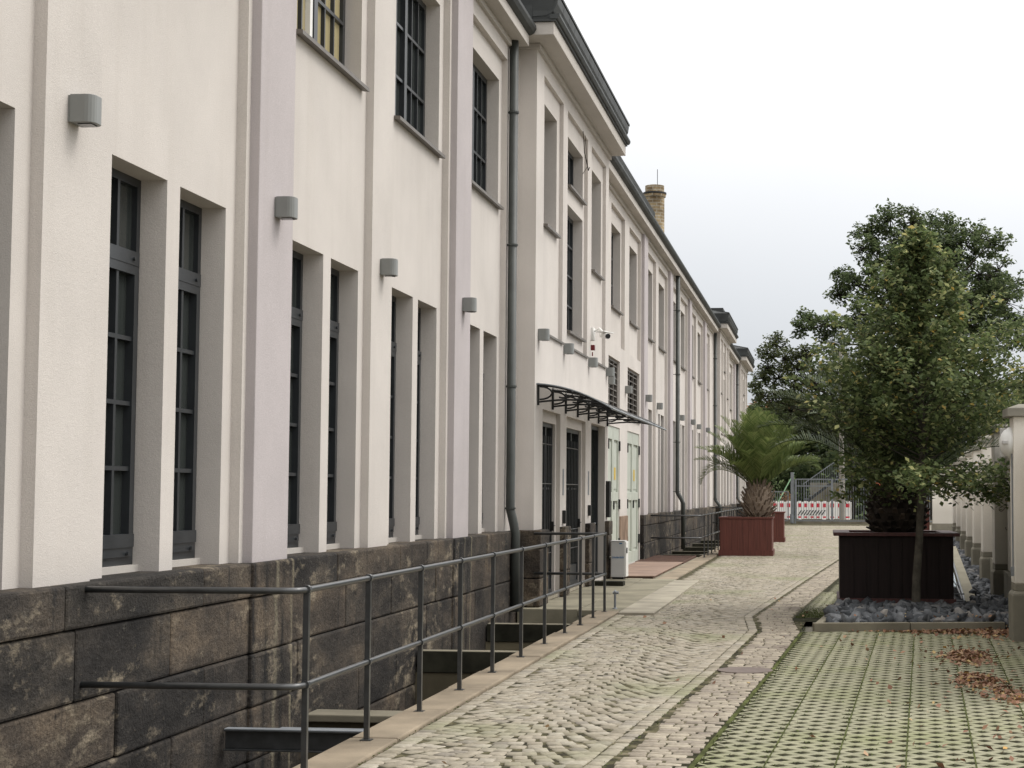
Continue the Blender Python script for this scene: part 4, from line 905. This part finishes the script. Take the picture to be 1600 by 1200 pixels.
# young linden in front of the planter
tx_, ty_ = 1.14, 21.5
ln = empty('linden_tree', (tx_, ty_, .08), 'young conical linden with a slim trunk in front of the large dark planter', 'tree')
q = MB(); tr = [(tx_-.0, ty_, .05), (tx_+.01, ty_, .5), (tx_+.05, ty_, 1.0), (tx_+.08, ty_, 1.6), (tx_+.10, ty_, 2.4), (tx_+.08, ty_, 3.4), (tx_+.10, ty_, 4.3), (tx_+.06, ty_, 5.0)]
q.tube(tr, [.062, .054, .05, .045, .036, .025, .014, .005], 10)
P = []
def trunk_at(z): return Vector((np.interp(z, [p[2] for p in tr], [p[0] for p in tr]), ty_, z))
def rad_l(z): return float(np.interp(z, [1.4, 1.75, 2.3, 3.0, 3.85, 4.6, 5.15], [1.2, 1.52, 1.55, 1.36, .92, .48, .06]))
for i in range(150):
    z = 1.82+3.2*((i+.5)/150)**1.05; az_ = i*2.39996+random.uniform(-.3, .3); Rr = rad_l(z+.1)*random.uniform(.58, 1.17)
    st_ = trunk_at(z-.25 if z > 2 else z-.1); up = .30*Rr if z > 2.2 else -.02*Rr
    if z < 2.2 and (random.random() < .3 or cos(az_) > .55): up = -.20*Rr
    en = trunk_at(z)+Vector((cos(az_)*Rr, sin(az_)*Rr, up)); pts = limb(q, st_, en, .012*(1-z/7)+.004, .002, .07, 5)
    nlf = int(62+112*Rr)
    for _ in range(nlf):
        t_ = random.uniform(.22, 1.04)**.8; k_ = min(int(t_*6), 5); c0 = pts[k_].lerp(pts[k_+1], min(1, t_*6-k_)); s_ = .035+.06*Rr*(1-abs(t_-.6)); P.append((c0.x+random.gauss(0, s_), c0.y+random.gauss(0, s_), c0.z+random.gauss(-.03, s_*.7)))
q.build('trunk', 'bark', ln); V, Fq = leaf_arrays(np.array(P), .076, .62, .9, .4, droop=.7); np_mesh('crown', V, Fq, 'leaf_linden', ln)
# large trees behind the gate: clumps of leaves carried on limbs
def px(xp, yp, Y):   # convenience: metres at distance Y for the outline of the far trees
    d = (xp-1000)/2600*R-(yp-600)/2600*U+F; k_ = Y/d.y; return Vector((0, 0, 1.6))+d*k_
def blobtree(name, label, Y, blobs, foot, lf, ls, dens, trunkr, barkm='barkdark', depth=.8, group=None, sub=.33):
    P = []; b0 = px(foot[0], foot[1], Y); o = empty(name, (b0.x, b0.y, 0), label, 'tree', group); q = MB(); zs = min(px(x, y, Y).z for x, y, r in blobs); top = max(px(x, y, Y).z for x, y, r in blobs)
    fork = Vector((b0.x, Y, max(1.5, zs*.8))); q.tube([(b0.x, Y, -.05), (b0.x+.1, Y, fork.z*.5), tuple(fork)], [trunkr*1.25, trunkr, trunkr*.9], 10)
    mids = []
    for k_ in range(4): a = k_*1.57+.4; mp = fork+Vector((cos(a)*.12*(top-zs), sin(a)*.12*(top-zs), (top-fork.z)*.35)); limb(q, fork, mp, trunkr*.7, trunkr*.4, .06, 7); mids.append(mp)
    for x, y, r in blobs:
        c0 = px(x, y, Y); rm = r*Y/2600; c0.y += random.gauss(0, 1)*rm*depth*1.6; mp = min(mids, key=lambda m_: (m_-c0).length); limb(q, mp, c0, trunkr*.28, .03, .09, 5)
        nsub = int(16+rm*14); 
        for _ in range(nsub):
            d = Vector((random.gauss(0, 1), random.gauss(0, 1), random.gauss(0, 1))).normalized()*rm*random.random()**.38*1.12; sc0 = c0+Vector((d.x, d.y*depth*1.3, d.z*.9))
            limb(q, c0, sc0, .03, .012, .1, 4); s_ = (.16+rm*sub*.55)*random.uniform(.55, 1.25)
            n_ = int(dens*s_*s_*260); g_ = RNG.normal(size=(n_, 3)); g_ /= (np.linalg.norm(g_, axis=1)[:, None]+1e-6); g_ *= (RNG.random(n_)**.4)[:, None]*s_*1.15; g_[:, 2] *= .75; P.append(np.array(sc0)+g_)
    q.build('trunk', barkm, o); P = np.vstack(P); V, Fq = leaf_arrays(P, ls, .7, .9, .4); np_mesh('crown', V, Fq, lf, o); return o
oak = [(1500, 385, 30), (1475, 385, 30), (1555, 455, 34), (1530, 500, 34), (1575, 505, 28), (1440, 400, 34), (1410, 425, 34), (1385, 440, 28), (1400, 470, 34), (1490, 470, 34), (1392, 338, 30), (1362, 360, 26), (1425, 345, 26), (1350, 392, 22), (1398, 385, 34), (1372, 418, 30), (1462, 335, 26), (1485, 352, 22), (1450, 372, 34), (1520, 368, 24), (1540, 392, 28), (1562, 418, 28), (1580, 452, 26), (1530, 430, 38), (1490, 410, 38), (1560, 480, 32), (1590, 500, 24), (1515, 475, 36), (1470, 450, 40), (1430, 430, 34), (1318, 432, 20), (1340, 450, 26), (1310, 462, 18), (1375, 470, 34), (1345, 492, 28), (1545, 520, 26), (1580, 535, 20), (1500, 520, 34), (1420, 500, 36), (1262, 492, 20), (1255, 512, 18), (1290, 505, 22), (1460, 540, 36), (1300, 535, 26), (1350, 540, 34), (1400, 560, 34)]
blobtree('oak_tree', 'tall broad dark green oak rising above everything behind the gate', 104, oak, (1455, 800), 'leaf_oak', .22, .85, .48)
lt = [(1235, 640, 26), (1270, 650, 28), (1300, 660, 28), (1330, 640, 30), (1330, 600, 28), (1360, 600, 30), (1280, 625, 26), (1320, 570, 24), (1250, 665, 22), (1390, 630, 34), (1420, 660, 34), (1460, 640, 34), (1500, 620, 34), (1530, 590, 30), (1560, 600, 28), (1480, 690, 34), (1540, 660, 34), (1212, 535, 16), (1200, 552, 15), (1225, 560, 20), (1192, 590, 16), (1215, 590, 20), (1245, 575, 24), (1188, 620, 16), (1210, 622, 20), (1240, 612, 24), (1270, 600, 26), (1200, 575, 12), (1180, 605, 10), (1260, 560, 20), (1290, 580, 24), (1300, 620, 28)]
blobtree('maple_tree', 'lighter green open tree left of the oak, leaning toward the building', 105, lt, (1330, 800), 'leaf_light', .18, 1.1, .2, 'barkdark', .8)
blobtree('orange_tree', 'small tree with orange autumn leaves peeping out beyond the building end', 118, [(1178, 640, 12), (1198, 638, 14), (1185, 655, 14), (1232, 640, 16), (1252, 635, 12), (1210, 655, 16)], (1200, 800), 'leaf_orange', .28, .8, .15)
dk = [(1190+i*26+random.uniform(-8, 8), 665+random.uniform(-18, 18), 30) for i in range(17)]
blobtree('hedge_tree', 'dark dense tree filling the gap low behind the gate and staircase', 112, dk+[(x, y+45, 24) for x, y, r in dk], (1380, 800), 'leaf_oak', .30, 1.3, .25, depth=.7)
blobtree('garden_tree', 'pale green tree at right edge behind the yard wall', 75, [(1570, 620, 24), (1595, 605, 22), (1550, 640, 22), (1610, 640, 28), (1580, 655, 24), (1535, 665, 18), (1640, 620, 30), (1660, 660, 30)], (1600, 800), 'leaf_light', .2, .9, .14)
for i, (xx, yy, hh, lb) in enumerate(((-14, 125, 9, 'tree far behind the building, hidden mostly by its roof'), (22, 118, 11, 'tree standing well to the right beyond the yard wall'))):
    bl_ = [(1295+(xx+random.gauss(0, 2.4))*2600/yy, 770-(hh*.62+random.gauss(0, hh*.16))*2600/yy, 38) for _ in range(16)]
    blobtree('park_tree', lb, yy, bl_, (1295+xx*2600/yy, 800), 'leaf_oak', .4, .5, .25)
# embankment and street beyond the gate
em = MB(); em.hexa([(-60, 122, -.06), (80, 122, -.06), (80, 170, -.06), (-60, 170, -.06)], [(-60, 128, 3.2), (80, 128, 3.2), (80, 170, 5.0), (-60, 170, 5.0)]); structure(em.build('hill', 'turf'))
gr_ = MB(); gr_.quad((-60, 98, -.03), (60, 98, -.03), (60, 122.1, -.03), (-60, 122.1, -.03)); structure(gr_.build('street', 'turf'))
# hedge mass
P = []
for _ in range(9000): P.append((random.uniform(-7, 14), random.uniform(106, 109), random.uniform(0, 1)**.8*4.2))
P = np.array(P); P[:, 2] *= 1+.12*np.sin(P[:, 0]*1.3); V, Fq = leaf_arrays(P, .36, .7, .2, .4); hg = np_mesh('hedge', V, Fq, 'leaf_oak', org=(3, 107, 0)); tag(hg, 'dark green hedge across the back, behind the barriers', 'hedge')

# ================================================================== gate, barriers, stair, pole
def barfence(name, label, x0, x1, y, z0, z1, step, cat, posts=(), brace=None, midz=None):
    o = empty(name, (x0, y, 0), label, cat); q = MB(); n_ = int((x1-x0)/step)
    for i in range(1, n_): x = x0+(x1-x0)*i/n_; q.box(x-.011, x+.011, y-.01, y+.01, z0, z1)
    q.build('bars', 'galv', o)['kind'] = 'stuff'; q = MB()
    for zz in (z0, z1)+((midz,) if midz else ()): q.box(x0, x1, y-.022, y+.022, zz-.03, zz+.03)
    for x in (x0, x1): q.box(x-.03, x+.03, y-.028, y+.028, z0, z1)
    q.build('frame', 'galv', o)
    for x, w_, h in posts: q = MB(); q.box(x-w_/2, x+w_/2, y-.08, y+.08, 0, h); q.build('post', 'galv', o)
    return o
barfence('fence', 'low mesh fence left of the gate, behind the bushy palm', -6, -1.9, 87, .15, 1.65, .11, 'fence', ((-6, .08, 1.75),))
barfence('gate', 'grey steel barred gate leaf left of the concrete pole', -1.48, .34, 87, .15, 2.3, .13, 'gate', ((-1.68, .17, 2.66), (-1.53, .06, 2.3)), midz=1.95)
barfence('gate', 'grey steel barred gate leaf right of the concrete pole', .40, 2.26, 87, .15, 2.3, .13, 'gate', ((2.36, .12, 2.45),), midz=None)
barfence('fence', 'grey steel barred fence right of the gate, behind the big palm trunk', 2.45, 9, 86.5, .15, 2.2, .13, 'fence', ((9, .08, 2.3),))
q = MB(); q.box(-6, 9, 88, 88.25, -.06, .2); structure(q.build('kerb', 'concrete'))
q = MB(); q.tube([(-1.72, 86.85, .05), (-1.72, 86.85, .5)], .09, 8); tag(q.build('bollard', 'galv', org=(-1.72, 86.85, 0)), 'short steel post guard at the foot of the left gate post', 'bollard')
def barrier(x0, x1, y, label, board=False):
    o = empty('barrier', (x0, y, 0), label, 'barrier', 'red and white plastic site barriers'); q = MB(); q.box(x0, x1, y, y+.06, .12, 1.08); n_ = max(2, round((x1-x0)/.38)); st_ = (x1-x0)/n_
    for i in range(n_): q.box(x0+st_*(i+.2), x0+st_*(i+.8), y+.01, y+.05, 1.08, 1.13)
    q.box(x0+.1, x0+.3, y-.25, y+.3, 0, .12); q.box(x1-.3, x1-.1, y-.25, y+.3, 0, .12); q.build('panel', 'white', o, bevel=.01)
    for i in range(n_):
        for z0, z1 in ((.78, 1.0), (.18, .27)): q = MB(); q.box(x0+st_*(i+.25), x0+st_*(i+.72), y-.006, y-.001, z0, z1); q.build('reflector', 'red', o)
    if board:
        q = MB()
        for i in range(9): a = x0+.05+i*.165; q.hexa([(a, y-.012, .33), (a+.07, y-.012, .33), (a+.07, y-.002, .33), (a, y-.002, .33)], [(a+.20, y-.012, .62), (a+.27, y-.012, .62), (a+.27, y-.002, .62), (a+.20, y-.002, .62)])
        q.build('stripes', 'black', o)
    return o
barrier(-5.2, -3.45, 95, 'red and white plastic barrier farthest left, mostly behind the bushy palm'); barrier(-3.4, -1.85, 95, 'red and white plastic barrier just left of the gate post')
barrier(-1.6, .15, 95, 'red and white plastic barrier with black diagonal stripes, behind the left gate leaf', True); barrier(.2, 1.5, 95.1, 'red and white plastic barrier behind the concrete pole')
cp = empty('lamp_post', (.92, 90, 0), 'tall tapering concrete post standing behind the gate', 'lamp post'); q = MB(); q.tube([(.92, 90, 0), (.90, 90, 4.5), (.86, 90, 9.4)], [.17, .13, .085], 12); q.build('shaft', 'polec', cp); q = MB(); q.tube([(.86, 90, 9.35), (.80, 90, 9.6), (.4, 90, 9.75)], .04, 8); q.box(.05, .45, 89.9, 90.1, 9.7, 9.8); q.build('lamp_head', 'galv', cp)
sr = empty('steel_stair', (-1.2, 100, 0), 'grey steel outdoor stair climbing to the right behind the gate', 'stair')
n_ = 13
for i in range(n_):
    q = MB(); x = -1.2+i*.27; z = .3+i*.19; q.box(x, x+.29, 99.5, 100.6, z+.9, z+.95); q.build('step', 'galv', sr)
q = MB()
for y in (99.48, 100.6): q.hexa([(-1.3, y, 1.0), (-1.05, y, 1.0), (-1.05, y+.04, 1.0), (-1.3, y+.04, 1.0)], [(2.2, y, 3.65), (2.45, y, 3.65), (2.45, y+.04, 3.65), (2.2, y+.04, 3.65)])
q.box(2.2, 5.0, 99.48, 100.64, 3.6, 3.75)
for x in (2.3, 4.9): q.box(x-.06, x+.06, 99.6, 99.72, 0, 3.6)
q.build('stringer', 'frame', sr)
q = MB()
for i in range(28): x = -1.2+i*.125; z = 1.15+i*.0885; q.box(x-.01, x+.01, 99.44, 99.46, z, z+1.0)
q.tube([(-1.3, 99.45, 2.1), (2.3, 99.45, 4.65), (5.0, 99.45, 4.75)], .025, 6); q.build('handrail', 'galv', sr)
q = MB(); q.box(-.9, .9, 101.5, 103, 0, 2.2); q.box(-.7, -.1, 101.44, 101.49, .9, 1.7); tag(q.build('site_cabin', 'concrete', org=(0, 102, 0), bevel=.03), 'grey brown site cabinet under the steel stair', 'cabin')
q = MB(); q.tube([(-2.7, 96, 1.0), (-1.75, 96.2, 2.75)], .03, 8); tag(q.build('site_pole', 'pvc', org=(-2.7, 96, 1)), 'green and white pole leaning behind the left barrier', 'pole')
q = MB(); q.lathe((0, 0, 0), [(.3, 0), (.33, .3), (.28, .6), (.1, .75)], 12); P = np.array([(-2.2+random.gauss(0, .2), 97+random.gauss(0, .2), 1.1+random.gauss(0, .25)) for _ in range(260)]); V, Fq = leaf_arrays(P, .16, .6); tag(np_mesh('shrub', V, Fq, 'leaf_orange', org=(-2.2, 97, .5)), 'yellowish shrub showing over the left barrier', 'shrub')
q = MB(); q.box(2.75, 3.3, 93, 93.5, .05, 2.35); tag(q.build('site_locker', 'orange', org=(3, 93, 0), bevel=.03), 'orange locker glimpsed beside the scaly palm trunk', 'locker')

# ================================================================== plank and folding bed beside the planter
q = MB(); q.hexa([(1.90, 23.1, .09), (2.06, 23.1, .09), (2.07, 27, .72), (1.97, 27, .72)], [(1.90, 23.1, .12), (2.06, 23.1, .12), (2.07, 27, .76), (1.97, 27, .76)]); tag(q.build('plank', 'plank', org=(1.98, 23.1, .1)), 'long pale wooden plank propped up right of the dark planter', 'plank')
fbk = empty('folding_bed', (1.8, 23.4, .1), 'folded tubular steel bed frame with pale blue cover between planter and plank', 'bed frame')
q = MB(); q.tube([(1.74, 23.2, .13), (1.89, 23.2, .13), (1.90, 23.6, .2), (1.93, 26.8, .78)], .015, 8); q.tube([(1.72, 23.9, .24), (1.78, 24.0, .40), (1.84, 23.9, .30), (1.88, 23.5, .14)], .012, 6); q.tube([(1.72, 23.35, .22), (1.9, 23.35, .22)], .01, 6); q.build('frame', 'galv', fbk)
q = MB(); q.hexa([(1.70, 24.2, .26), (1.87, 24.2, .26), (1.93, 27, .76), (1.70, 27, .76)], [(1.70, 24.2, .275), (1.87, 24.2, .275), (1.93, 27, .775), (1.70, 27, .775)]); q.build('cover', 'sheet', fbk)
q = MB(); q.box(1.72, 2.1, 26.9, 27.4, .05, .72); tag(q.build('crate', 'plank', org=(1.9, 27, 0), bevel=.01), 'pale crate holding up the plank behind the planter', 'crate')
